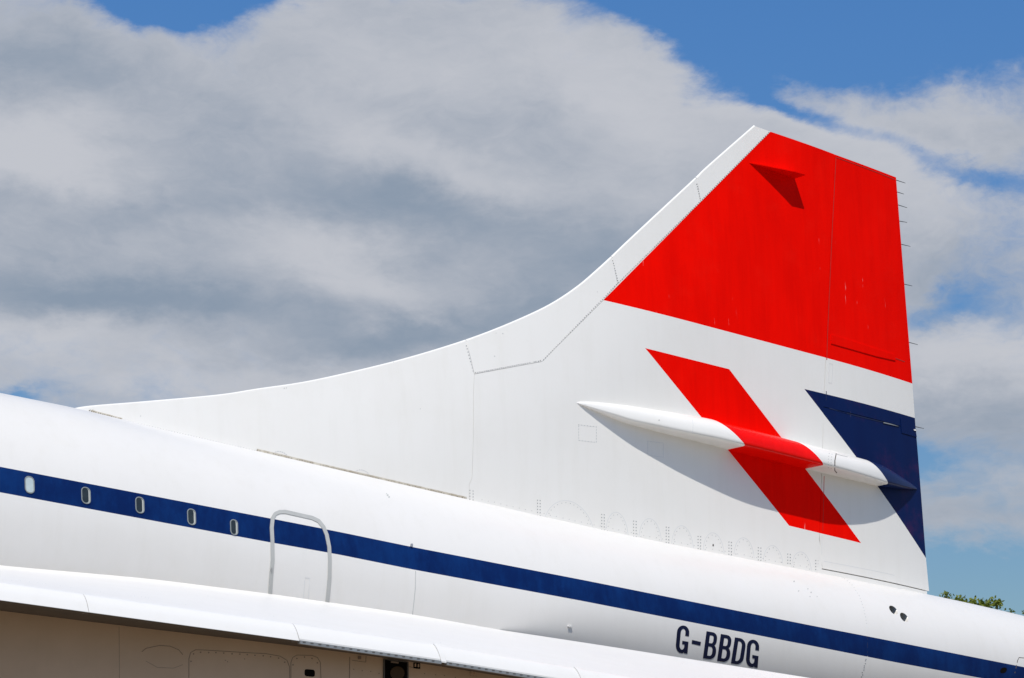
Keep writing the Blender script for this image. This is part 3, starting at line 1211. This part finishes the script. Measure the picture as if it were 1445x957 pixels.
for c_ in cutters:
    md = fus.modifiers.new('hole', 'BOOLEAN')
    md.operation = 'DIFFERENCE'
    md.solver = 'EXACT'
    md.object = c_
dg = bpy.context.evaluated_depsgraph_get()
dg.update()
nm = bpy.data.meshes.new_from_object(fus.evaluated_get(dg))
fus.modifiers.clear()
fus.data = nm
nm.name = 'fuselage'
# true round-section normals, so the cut faces near the outlets do not shade oddly
nrm = []
for v_ in nm.vertices:
    e_ = 0.05
    rx = (clamp_table(RT, v_.co.x + e_) - clamp_table(RT, v_.co.x - e_)) / (2 * e_)
    zx = (clamp_table(ZT, v_.co.x + e_) - clamp_table(ZT, v_.co.x - e_)) / (2 * e_)
    rad_ = Vector((0, v_.co.y, v_.co.z - clamp_table(ZT, v_.co.x)))
    if rad_.length < 1e-4:
        rad_ = Vector((0, 0, 1))
    rad_.normalize()
    nrm.append(Vector((-rx - zx * rad_.z, rad_.y, rad_.z)).normalized())
nm.normals_split_custom_set_from_vertices(nrm)
for c_ in cutters:
    bpy.data.objects.remove(c_, do_unlink=True)

# ------------------------------------------------------------------ sealant strip where the fin meets the hull
tp = lambda u_, dv=0: (u_, lerp_table(TOP, u_) + dv)
for rng, wd in (((128, 150, 172), 2.6), ((362, 420, 480, 540, 600, 658), 4.2)):
    ribbon('root_sealant', [tp(u_, -2.9) for u_ in rng], wd, T_FIN, GRIME_M, dorsal, lift=0.008)
rivets('root_bolts', along([tp(u_, -2.6) for u_ in (126, 172)], 3.2, 0.25) + along([tp(u_, -3.0) for u_ in (363, 480, 658)], 3.8, 0.35, 0.12), T_FIN, SEAM_D, dorsal, r=0.62, lift=0.011)
rivets('dorsal_rivets', along([tp(u_, -2.0) for u_ in (176, 270, 360)], 4.0, 0.2) + [(127.5, 578.6), (131, 578.6), (139, 583), (144, 583.5), (149, 584.5), (152.5, 586), (139, 585.5), (144, 586),
       (198.5, 587.3), (401, 548), (404, 547.6)], T_FIN, RIVET_M, dorsal, r=0.55)


def arch(cx_, base, w_, h_, n__, a0=200, a1=340, sl_=0.21):
    pts = []
    for i in range(n__ + 1):
        a_ = R_(a0 + (a1 - a0) * i / n__)
        x = cx_ + w_ / 2 * math.cos(a_)
        pts.append((x, base + h_ * math.sin(a_) + (x - cx_) * sl_))
    return pts


for cx_, cy_ in ((396, 645), (511, 671)):
    a_ = arch(cx_, cy_, 21, 7.5, 12, 180, 360)
    ribbon('access_cover', a_, 0.7, T_FIN, SEAM_F, dorsal)
    rivets('cover_rivets', along(a_, 3.2), T_FIN, RIVET_M, dorsal, r=0.55)

# seam rivets of the leading edge panels
sp = along([(658, 488), (668.5, 527)], 4.6, 0.15) + along([(671, 526), (765, 508.5)], 3.1, 0.3, 0.05) + along([(767, 507.5), (851, 421.5), (871, 400)], 3.6, 0.2) + along([(864.5, 368), (872.5, 400)], 3.6, 0.15)
sp += along([(873, 398.5), (988, 284), (1086.5, 185)], 3.4, 0.15) + along([(983, 260), (988.5, 283)], 3.4)
rivets('seam_rivets', [(a_ + 0.1, b_ + 0.1) for a_, b_ in sp], T_FIN, RIVET_M, fin, r=0.8)
rivets('skin_screws', [(709.5, 470.7), (698, 502.8), (843, 412, .5), (700, 470.2, .4), (593, 577, .5), (555, 511, .4)], T_FIN, SEAM_M, fin, r=0.7)

# double rivet rows and arched access covers along the fin root
rows = [(758.5, 706, 6), (849, 726, 6), (894, 735.5, 6), (940, 744, 6), (985, 757, 5), (1028.5, 765, 5), (1070, 773, 5), (1111.5, 782, 4), (1151, 791, 4)]
rv = []
for x, y, n_ in rows:
    for i in range(n_):
        for dxx in (0, 3.6):
            rv.append((x + dxx, y + i * 4.3 + dxx * 0.15))
for i in range(5):
    rv += [(663 + 0.0, 692 + 4.2 * i), (667.5, 693 + 4.2 * i)]
rivets('root_rivet_rows', rv, T_FIN, RIVET_M, fin, r=0.75)
covers = [(803, 757, 74, 50), (870.5, 757, 32, 34), (917.5, 765, 32, 33), (963, 775, 31, 33), (1007, 783, 30, 31), (1050, 789, 29, 30), (1091, 798, 28, 28), (1131, 806, 28, 27)]
for cx_, base, w_, h_ in covers:
    a_ = arch(cx_, base, w_, h_, 18, 188, 352)
    cv = ribbon('access_cover', a_, 0.7, T_FIN, SEAM_F, fin, lift=0.001)
    rivets('cover_rivets', along(arch(cx_, base, w_ - 5, h_ - 3, 18, 190, 350), 6.0, 0.3), T_FIN, SEAM_M, fin, r=0.55)
rivets('root_rivets', along([tp(u_, -6.5) for u_ in (680, 800, 950, 1140)], 9.0, 0.4), T_FIN, SEAM_M, fin, r=0.5)
for (x, y, w_, h_) in ((829, 612, 25, 22), (925, 634, 22, 20)):
    rp = [(x - w_ / 2, y - h_ / 2 - w_ * .06), (x + w_ / 2, y - h_ / 2 + w_ * .06), (x + w_ / 2, y + h_ / 2 + w_ * .06), (x - w_ / 2, y + h_ / 2 - w_ * .06)]
    ribbon('square_hatch', rp, 0.6, T_FIN, SEAM_F, fin, lift=0.001, closed=True)
    rivets('hatch_rivets', along(rp + [rp[0]], 4.2), T_FIN, SEAM_F if x > 900 else SEAM_M, fin, r=0.55)
patch('drain_slot', [rrect(1006.3, 769.5, 1.6, 3.2, .7)], T_FIN, HOLE_M, fin, lift=0.002, step=9)
ribbon('root_line', [tp(u_, -0.6) for u_ in range(664, 1150, 40)] + [tp(1150, -.6)], 0.8, T_FIN, SEAM_M, fin, lift=0.003)

# rudder details
ribbon('hinge_seam', [(1166, 552), (1165.5, 575)], 0.9, T_FIN, SEAM_N, rud)
hg = [(1168, 512), (1168, 535)]
ribbon('hinge_plate', [(1169.5, 513), (1175, 514), (1173.5, 541), (1169.3, 540)], 0.7, T_FIN, SEAM_F, rud, closed=True)
ribbon('stiffener_rib', [(1172, 480), (1200, 488.5), (1240, 500), (1264, 506), (1286, 514)], 1.2, T_FIN, SEAM_R, rud, lift=0.004)
patch('stiffener_plate', [[(1172, 472.5), (1180, 474.5), (1262.5, 501), (1263, 509), (1236, 503), (1172.5, 485)]], T_FIN, FIN_M, rud, lift=0.012, step=12)
patch('split_plate', [[(1270.5, 590), (1290, 595), (1293, 617), (1272, 611)]], T_FIN, FIN_M, rudl, lift=0.010, step=14)
ribbon('split_line', [(1170, 576), (1205, 586), (1250, 597), (1266, 601)], 1.3, T_FIN, SEAM_N, rudl, lift=0.004)
ribbon('split_seal', [(1246, 596.5), (1268, 601.5)], 1.3, T_FIN, METAL_M, rudl, lift=0.012)
patch('trailing_clip', [rrect(1290.6, 607, 4.5, 2.0, 0.8, 0, .15)], T_FIN, WHITE_M, rudl, lift=0.02, step=9)
rivets('split_bolts', [(1281, 606, 1.1), (1272.5, 601, .7), (1287, 606, .7)], T_FIN, plain('rusty_bolt', (0.30, 0.05, 0.03), 0.7), rudl)
ribbon('rudder_seam', [(1162.5, 792), (1200, 799), (1250, 809), (1262, 812)], 0.6, T_FIN, SEAM_F, rudl, lift=0.001)
ribbon('hinge_seam', [(1159.9, 757), (1159.3, 798)], 0.6, T_FIN, SEAM_F, rudl, lift=0.001)
ribbon('hinge_seam', [(1163, 672), (1161, 750)], 0.7, T_FIN, SEAM_R, rudl, lift=0.001)
ribbon('hinge_seam', [(1179.6, 222), (1174.6, 318), (1170, 420), (1167.8, 470), (1166.6, 508)], 1.0, T_FIN, SEAM_R, rud, lift=0.003)
ribbon('tip_seam', [(1179, 222), (1210, 233), (1240, 244.5), (1262, 253.5)], 1.2, T_FIN, SEAM_R, rud, lift=0.003)

# fairing details
ribbon('fairing_seam', [(1180, 640), (1178, 650), (1178, 664), (1181, 667.5)], 1.2, T_POD, SEAM_D, pod, lift=0.003, sub=3)
ribbon('fairing_seam', [(1178.5, 640.5), (1186, 642.5), (1196, 645)], 0.7, T_POD, SEAM_M, pod, lift=0.002, sub=3)
ribbon('fairing_seam', [(976.5, 589), (978, 600), (977, 612)], 0.7, T_POD, SEAM_F, pod, lift=0.002, sub=3)
ribbon('fairing_seam', [(825, 567), (826.5, 571), (825, 576)], 0.8, T_POD, SEAM_F, pod, lift=0.002, sub=3)
rivets('fairing_rivets', along([(1170, 640), (1168.5, 650), (1169, 660)], 4) + along([(1174, 641), (1172.5, 651), (1173, 661)], 4) + [(930, 593, .9)], T_POD, SEAM_M, pod, r=0.55)

# static dischargers along the trailing edge
for (a_, b_, c_, d_) in ((1264, 254, 1277.5, 258.5), (1266, 271, 1275.5, 274), (1266.5, 289, 1280, 293.3), (1269, 312, 1280, 314), (1271, 344.6, 1284.5, 347.8),
                         (1276, 401, 1287, 403.6), (1280, 482.5, 1295, 486.5), (1291, 602, 1303.5, 604.8)):
    p0, p1 = hit_plane_y(a_, b_), hit_plane_y(c_, d_)
    ax = p1 - p0
    bm_ = bmesh.new()
    mt = Matrix.Translation((p0 + p1) / 2) @ ax.to_track_quat('Z', 'Y').to_matrix().to_4x4()
    bmesh.ops.create_cone(bm_, cap_ends=True, segments=8, radius1=0.0075, radius2=0.004, depth=ax.length, matrix=mt)
    from_bm('static_discharger', bm_, DARK_M, air)

# ------------------------------------------------------------------ wing skin marks
rivets('wing_scuffs', along([(17, 819), (75, 825)], 6, 1, .3) + along([(175, 840), (215, 845)], 5, 1, .3) + [(85, 827), (100, 829.5), (142, 835.5), (293, 841), (262, 853), (386, 870), (622, 907), (622.5, 941), (963, 937)], T_WING, SEAM_F, r=0.7, lift=0.001)

# ------------------------------------------------------------------ nacelle fittings
hp1 = [(266.5, 960), (266.5, 930), (269, 921), (276, 917), (290, 917.5), (345, 921), (375, 922.5), (395, 926), (405, 932), (408.5, 941), (409, 960)]
hp2 = [(410.5, 960), (410.5, 935), (413, 928), (419, 924.5), (440, 925), (448, 928), (452, 935), (453, 960)]
for hp in (hp1, hp2):
    h_ = ribbon('nacelle_hatch', hp, 0.8, T_NAC, SEAM_B, nac, lift=0.002, sub=5)
    rivets('hatch_rivets', along([(p_[0] + (2.5 if p_[0] < (hp[0][0] + hp[-1][0]) / 2 else -2.5), p_[1] + 3) for p_ in hp[1:-1]], 11, 0.5), T_NAC, SEAM_B, h_, r=1.0)
ribbon('nacelle_seam', [(200, 920), (206, 915), (225, 911), (240, 912), (252, 917), (258, 924)], 0.8, T_NAC, SEAM_B, nac, lift=0.002)
ribbon('nacelle_seam', [(258, 938), (245, 943), (222, 942), (206, 933)], 0.5, T_NAC, SEAM_B, nac, lift=0.001)
ribbon('nacelle_seam', [(493.5, 919), (493, 960)], 0.9, T_NAC, SEAM_B, nac, lift=0.002)
ribbon('nacelle_seam', [(168, 884), (168.5, 960)], 0.5, T_NAC, SEAM_B, nac, lift=0.001)
ribbon('nacelle_seam', [(497, 932), (516, 934.5), (516.5, 926)], 0.7, T_NAC, SEAM_B, nac, lift=0.002)
patch('vent_opening', [rrect(437, 949.8, 14.5, 10, 3, 0, 0.08)], T_NAC, HOLE_M, nac, lift=0.002, step=20)
patch('catch', [rrect(507, 928.3, 4, 4.5, .6)], T_NAC, SEAM_B, nac, lift=0.01, step=20)
# lamp well with its round lens
patch('lamp_well', [[(541, 931), (574, 935), (574, 962), (541, 962)]], T_NAC, HOLE_M, nac, lift=0.003, step=20)
lw = ribbon('lamp_frame', [(541, 962), (541, 930.5), (574.5, 934.5), (574.5, 962)], 1.3, T_NAC, SEAM_D, nac, lift=0.02)
patch('lamp_lens', [[(560 + 10 * math.cos(R_(a_)), 950 + 9.5 * math.sin(R_(a_))) for a_ in range(0, 360, 20)]], T_NAC, plain('amber_brown_lens', (0.07, 0.04, 0.018), 0.55, spec=0.15), nac, lift=0.012, step=30)
patch('lamp_bracket', [[(551, 933), (561, 934.3), (561, 936.5), (551, 935.3)]], T_NAC, SEAM_B, nac, lift=0.02, step=30)
for bx, by in ((588, 939.6), (668, 949.8), (742, 958)):
    cl = patch('latch_box', [rrect(bx, by, 9.5, 8.2, .6, 0, .12)], T_NAC, HOLE_M, nac, lift=0.003, step=20)
    for dx_ in (-2.4, 1.9):
        patch('latch_pin', [rrect(bx + dx_, by - 0.5 + dx_ * .12, 1.6, 4.6, .4)], T_NAC, NAC_M, cl, lift=0.012, step=20)
ribbon('nacelle_seam', [(577, 941), (583, 942)], 0.7, T_NAC, SEAM_B, nac)
rivets('nacelle_rivets', along([(500, 945), (536, 950)], 12, 1) + along([(600, 950), (655, 957)], 14, 1) + [(318, 932, .7), (321, 934, .7), (345, 930, .7)], T_NAC, SEAM_B, nac, r=0.7)

# ------------------------------------------------------------------ registration letters
def bez(p0, c0, c1, p1, n__=6):
    return [tuple((1 - t_) ** 3 * p0[i] + 3 * (1 - t_) ** 2 * t_ * c0[i] + 3 * (1 - t_) * t_ * t_ * c1[i] + t_ ** 3 * p1[i] for i in (0, 1)) for t_ in [k_ / n__ for k_ in range(1, n__ + 1)]]


def corner(p0, c_, p1, n__=6):
    m_ = 0.55
    return bez(p0, (p0[0] + (c_[0] - p0[0]) * m_, p0[1] + (c_[1] - p0[1]) * m_), (p1[0] + (c_[0] - p1[0]) * m_, p1[1] + (c_[1] - p1[1]) * m_), p1, n__)


def glyph_B():
    o_ = [(0, 0), (0, 38), (8, 38)] + corner((8, 38), (14.6, 38), (14.6, 30.5)) + [(14.6, 27)] + corner((14.6, 27), (14.6, 21.5), (11.8, 20.2)) + corner((11.8, 20.2), (15.6, 18.5), (15.6, 12)) + \
        [(15.6, 9.5)] + corner((15.6, 9.5), (15.6, 0), (7.5, 0))
    h1 = [(4.4, 34), (4.4, 22)] + [(8, 22)] + corner((8, 22), (10.8, 22), (10.8, 26)) + [(10.8, 30)] + corner((10.8, 30), (10.8, 34), (8, 34))[:-1] + [(8, 34)]
    h2 = [(4.4, 18), (4.4, 4), (8, 4)] + corner((8, 4), (11.4, 4), (11.4, 9)) + [(11.4, 13)] + corner((11.4, 13), (11.4, 18), (8, 18))
    return [o_, h1, h2]


def glyph_D():
    o_ = [(0, 0), (0, 38), (6.5, 38)] + corner((6.5, 38), (15.2, 38), (15.2, 27)) + [(15.2, 11)] + corner((15.2, 11), (15.2, 0), (6.5, 0))
    h = [(4.4, 34), (4.4, 4), (6.8, 4)] + corner((6.8, 4), (11, 4), (11, 11)) + [(11, 27)] + corner((11, 27), (11, 34), (6.8, 34))
    return [o_, h]


def glyph_G():
    o_ = [(15.6, 25), (15.6, 29)] + corner((15.6, 29), (15.6, 38.4), (8, 38.4)) + corner((8, 38.4), (0, 38.4), (0, 28)) + [(0, 10)] + corner((0, 10), (0, -0.6), (7.2, -0.6)) + \
        [(9.6, -0.2), (11.2, 2), (11.8, 0), (15.6, 0), (15.6, 16.5), (8.2, 16.5), (8.2, 12.5), (11.4, 12.5), (11.4, 9)] + corner((11.4, 9), (11.4, 3.8), (8, 3.8)) + \
        corner((8, 3.8), (4.2, 3.8), (4.2, 10)) + [(4.2, 28)] + corner((4.2, 28), (4.2, 34.4), (8, 34.4)) + corner((8, 34.4), (11.4, 34.4), (11.4, 29)) + [(11.4, 25)]
    return [o_]


def letter(g, bl, tl, w_, slope=0.2):
    res = []
    for lp in g:
        q_ = []
        for a_, b_ in lp:
            s_, t_ = a_ / 15.6 * w_, b_ / 38
            p_ = (bl[0] + s_ + (tl[0] - bl[0]) * t_, bl[1] + s_ * slope + (tl[1] - bl[1]) * t_)
            if not q_ or math.hypot(p_[0] - q_[-1][0], p_[1] - q_[-1][1]) > 0.05:
                q_.append(p_)
        # strokes a touch bolder: outer contour out, counters in
        res.append(inset_poly(q_, -0.38 if not res else 0.38))
    patch('letter', res, T_FUS, LETTER_M, air, lift=0.004, step=7)


letter(glyph_G(), (953.2, 919.5), (956.5, 882.2), 16.3, 0.17)
patch('letter', [[(976.6, 903.2), (988.9, 905.9), (988.1, 911.3), (975.9, 908.4)]], T_FUS, LETTER_M, air, lift=0.004, step=7)
letter(glyph_B(), (992.3, 928.5), (997.3, 891.3), 16.0, 0.17)
letter(glyph_B(), (1012.2, 932.2), (1017.5, 895.2), 16.0, 0.17)
letter(glyph_D(), (1031.8, 935.8), (1037.4, 899.9), 16.0, 0.17)
letter(glyph_G(), (1052.3, 939.0), (1055.2, 902.0), 16.2, 0.2)

# ------------------------------------------------------------------ main landing gear (stands the aircraft on the ground)
TYRE_M = plain('tyre_rubber', (0.02, 0.02, 0.02), 0.8, bump=0.1)
gx = 0.0
for sy in (-1, 1):
    zt_ = wing_pt(gx, 0.12, True).z + 0.05
    bm_ = bmesh.new()
    bmesh.ops.create_cone(bm_, cap_ends=True, segments=20, radius1=0.10, radius2=0.13, depth=zt_ - 0.5, matrix=Matrix.Translation((gx, sy * 1.55, 0.5 + (zt_ - 0.5) / 2)))
    bmesh.ops.create_cone(bm_, cap_ends=True, segments=14, radius1=0.07, radius2=0.07, depth=1.3, matrix=Matrix.Translation((gx, sy * 1.55, 0.5)) @ Matrix.Rotation(math.pi / 2, 4, 'Y'))
    leg = from_bm('landing_gear_leg', bm_, METAL_M, air)
    for wx in (-0.6, 0.6):
        for wy in (-0.3, 0.3):
            bm_ = bmesh.new()
            mt = Matrix.Translation((gx + wx, sy * 1.55 + wy, 0.5)) @ Matrix.Rotation(math.pi / 2, 4, 'X')
            bmesh.ops.create_cone(bm_, cap_ends=True, segments=32, radius1=0.5, radius2=0.5, depth=0.32, matrix=mt)
            bmesh.ops.bevel(bm_, geom=[e_ for e_ in bm_.edges if abs(e_.calc_face_angle(0)) > 1.0], offset=0.07, segments=3, affect='EDGES')
            from_bm('wheel', bm_, TYRE_M, leg)

# ------------------------------------------------------------------ ground
gm, q, b = new_mat('apron_concrete')
t = q.n.new('ShaderNodeTexCoord')
f1, _ = q.noise(t.outputs['Object'], 0.08, 8, 0.6)
f2, _ = q.noise(t.outputs['Object'], 3.0, 8, 0.7)
q.l.new(q.mix(f2, q.mix(f1, (0.17, 0.145, 0.11), (0.22, 0.185, 0.14)), (0.15, 0.125, 0.095)), b.inputs['Base Color'])
b.inputs['Roughness'].default_value = 0.9
V = [(-6000, -6000, 0), (6000, -6000, 0), (6000, 6000, 0), (-6000, 6000, 0)]
me_ = bpy.data.meshes.new('ground')
me_.from_pydata(V, [], [(0, 1, 2, 3)])
g = link('ground', me_, gm, None, smooth=False)
g['kind'] = 'structure'

# ------------------------------------------------------------------ trees behind the tail
LEAF_M, q, b = new_mat('leaf_green')
t = q.n.new('ShaderNodeTexCoord')
f, _ = q.noise(t.outputs['Object'], 2.2, 4, 0.6)
f2, _ = q.noise(t.outputs['Object'], 14.0, 3, 0.6)
q.l.new(q.mix(q.m('ADD', q.m('MULTIPLY', f, 0.6), q.m('MULTIPLY', f2, 0.5)), (0.09, 0.13, 0.014), (0.24, 0.26, 0.03)), b.inputs['Base Color'])
b.inputs['Roughness'].default_value = 0.6
b.inputs['Specular IOR Level'].default_value = 0.3
tr = q.n.new('ShaderNodeBsdfTranslucent')
tr.inputs['Color'].default_value = (0.14, 0.20, 0.02, 1)
mx = q.n.new('ShaderNodeMixShader')
mx.inputs[0].default_value = 0.3
q.l.new(b.outputs[0], mx.inputs[1])
q.l.new(tr.outputs[0], mx.inputs[2])
q.l.new(mx.outputs[0], q.n['Material Output'].inputs['Surface'])
BARK_M = plain('bark', (0.09, 0.065, 0.045), 0.9, var=0.4, scale=8, bump=0.5)


def tree(u_, v_top, depth, spread, seed, label, peaks):
    rnd = random.Random(seed)
    d = ray_dir(u_, v_top)
    top = CAM + d * (depth / d.dot(FWD))
    root = bpy.data.objects.new('broadleaf_tree', None)
    COL.objects.link(root)
    root.location = (top.x, top.y, 0)
    root['label'] = label
    root['category'] = 'tree'
    root['group'] = 'trees behind the tail'
    H = top.z
    V, F = [], []

    def limb(a_, b_, ra, rb, n__=5, seg=8):
        a_, b_ = Vector(a_), Vector(b_)
        prev = None
        for i in range(n__ + 1):
            t_ = i / n__
            c_ = a_.lerp(b_, t_) + Vector((rnd.uniform(-1, 1), rnd.uniform(-1, 1), 0)) * 0.05 * (0 < i < n__)
            r_ = ra + (rb - ra) * t_
            ring = []
            for j in range(seg):
                an = 2 * math.pi * j / seg
                ring.append(len(V))
                V.append((c_.x + r_ * math.cos(an), c_.y + r_ * math.sin(an), c_.z))
            if prev:
                for j in range(seg):
                    F.append((prev[j], prev[(j + 1) % seg], ring[(j + 1) % seg], ring[j]))
            prev = ring
    limb((0, 0, 0), (0.1, 0, H * 0.5), 0.2, 0.11)
    tips = []
    for px_, pz, rad_ in peaks:
        # offset across the view, and height below the top
        o_ = RIGHT * px_ + Vector((RIGHT.y, -RIGHT.x, 0)) * rnd.uniform(-0.5, 0.5)
        tip = Vector((o_.x, o_.y, H - pz))
        tips.append((tip, rad_))
        limb((0.1, 0, H * rnd.uniform(0.3, 0.5)), tip - Vector((0, 0, rad_ * 0.3)), 0.07, 0.015)
    for i in range(26):
        a_ = rnd.uniform(0, 6.28)
        rr = spread * math.sqrt(rnd.random())
        tip = Vector((rr * math.cos(a_), rr * math.sin(a_), H * rnd.uniform(0.52, 0.86) - 0.05 * rr))
        tips.append((tip, rnd.uniform(0.35, 0.6)))
        if i < 10:
            limb((0.1, 0, H * rnd.uniform(0.3, 0.5)), tip, 0.06, 0.015)
    me__ = bpy.data.meshes.new('trunk')
    me__.from_pydata(V, [], F)
    link('trunk', me__, BARK_M, root)
    V, F = [], []
    for tip, rad_ in tips:
        for _ in range(int(520 * rad_)):
            w_ = Vector((rnd.gauss(0, 1), rnd.gauss(0, 1), rnd.gauss(0, 0.8)))
            w_ = w_.normalized() * rad_ * rnd.random() ** 0.5
            w_.z *= 0.75
            p_ = tip + w_
            ax = Vector((rnd.gauss(0, 1), rnd.gauss(0, 1), rnd.gauss(0, 0.6) + 0.3)).normalized()
            sd_ = ax.cross(Vector((rnd.gauss(0, 1), rnd.gauss(0, 1), rnd.gauss(0, 1)))).normalized()
            L = rnd.uniform(0.05, 0.10)
            b0 = len(V)
            V += [p_, p_ + ax * L * 0.5 + sd_ * L * 0.30, p_ + ax * L, p_ + ax * L * 0.5 - sd_ * L * 0.30]
            F.append((b0, b0 + 1, b0 + 2, b0 + 3))
    me__ = bpy.data.meshes.new('crown')
    me__.from_pydata(V, [], F)
    link('crown', me__, LEAF_M, root, smooth=False)


pk = lambda lst, u_c, v_t, dep: [((a_ - u_c) * dep / FPX, (b_ - v_t) * dep / FPX + c_ * 0.62, c_) for a_, b_, c_ in lst]
tree(1372, 843, 46, 1.6, 3, 'tree showing a long leafy top just above the hull behind the rudder',
     pk([(1330, 839.5, 0.13), (1347, 844.5, 0.17), (1352, 846, 0.2), (1364, 846, 0.2), (1373, 845, 0.24), (1384, 843.5, 0.22), (1393, 848, 0.24), (1400, 848.5, 0.13), (1381, 850, 0.3), (1405, 862, .3), (1340, 850, .25), (1320, 850, .3)], 1372, 843, 46))
tree(1432, 857, 52, 1.5, 11, 'tree with small leafy tops at the right edge, over the tail cone',
     pk([(1419, 862, 0.16), (1428, 859, 0.18), (1436, 867, 0.2), (1446, 861, 0.2), (1455, 864, 0.3), (1465, 866, .4), (1416, 867, .18)], 1432, 857, 52))
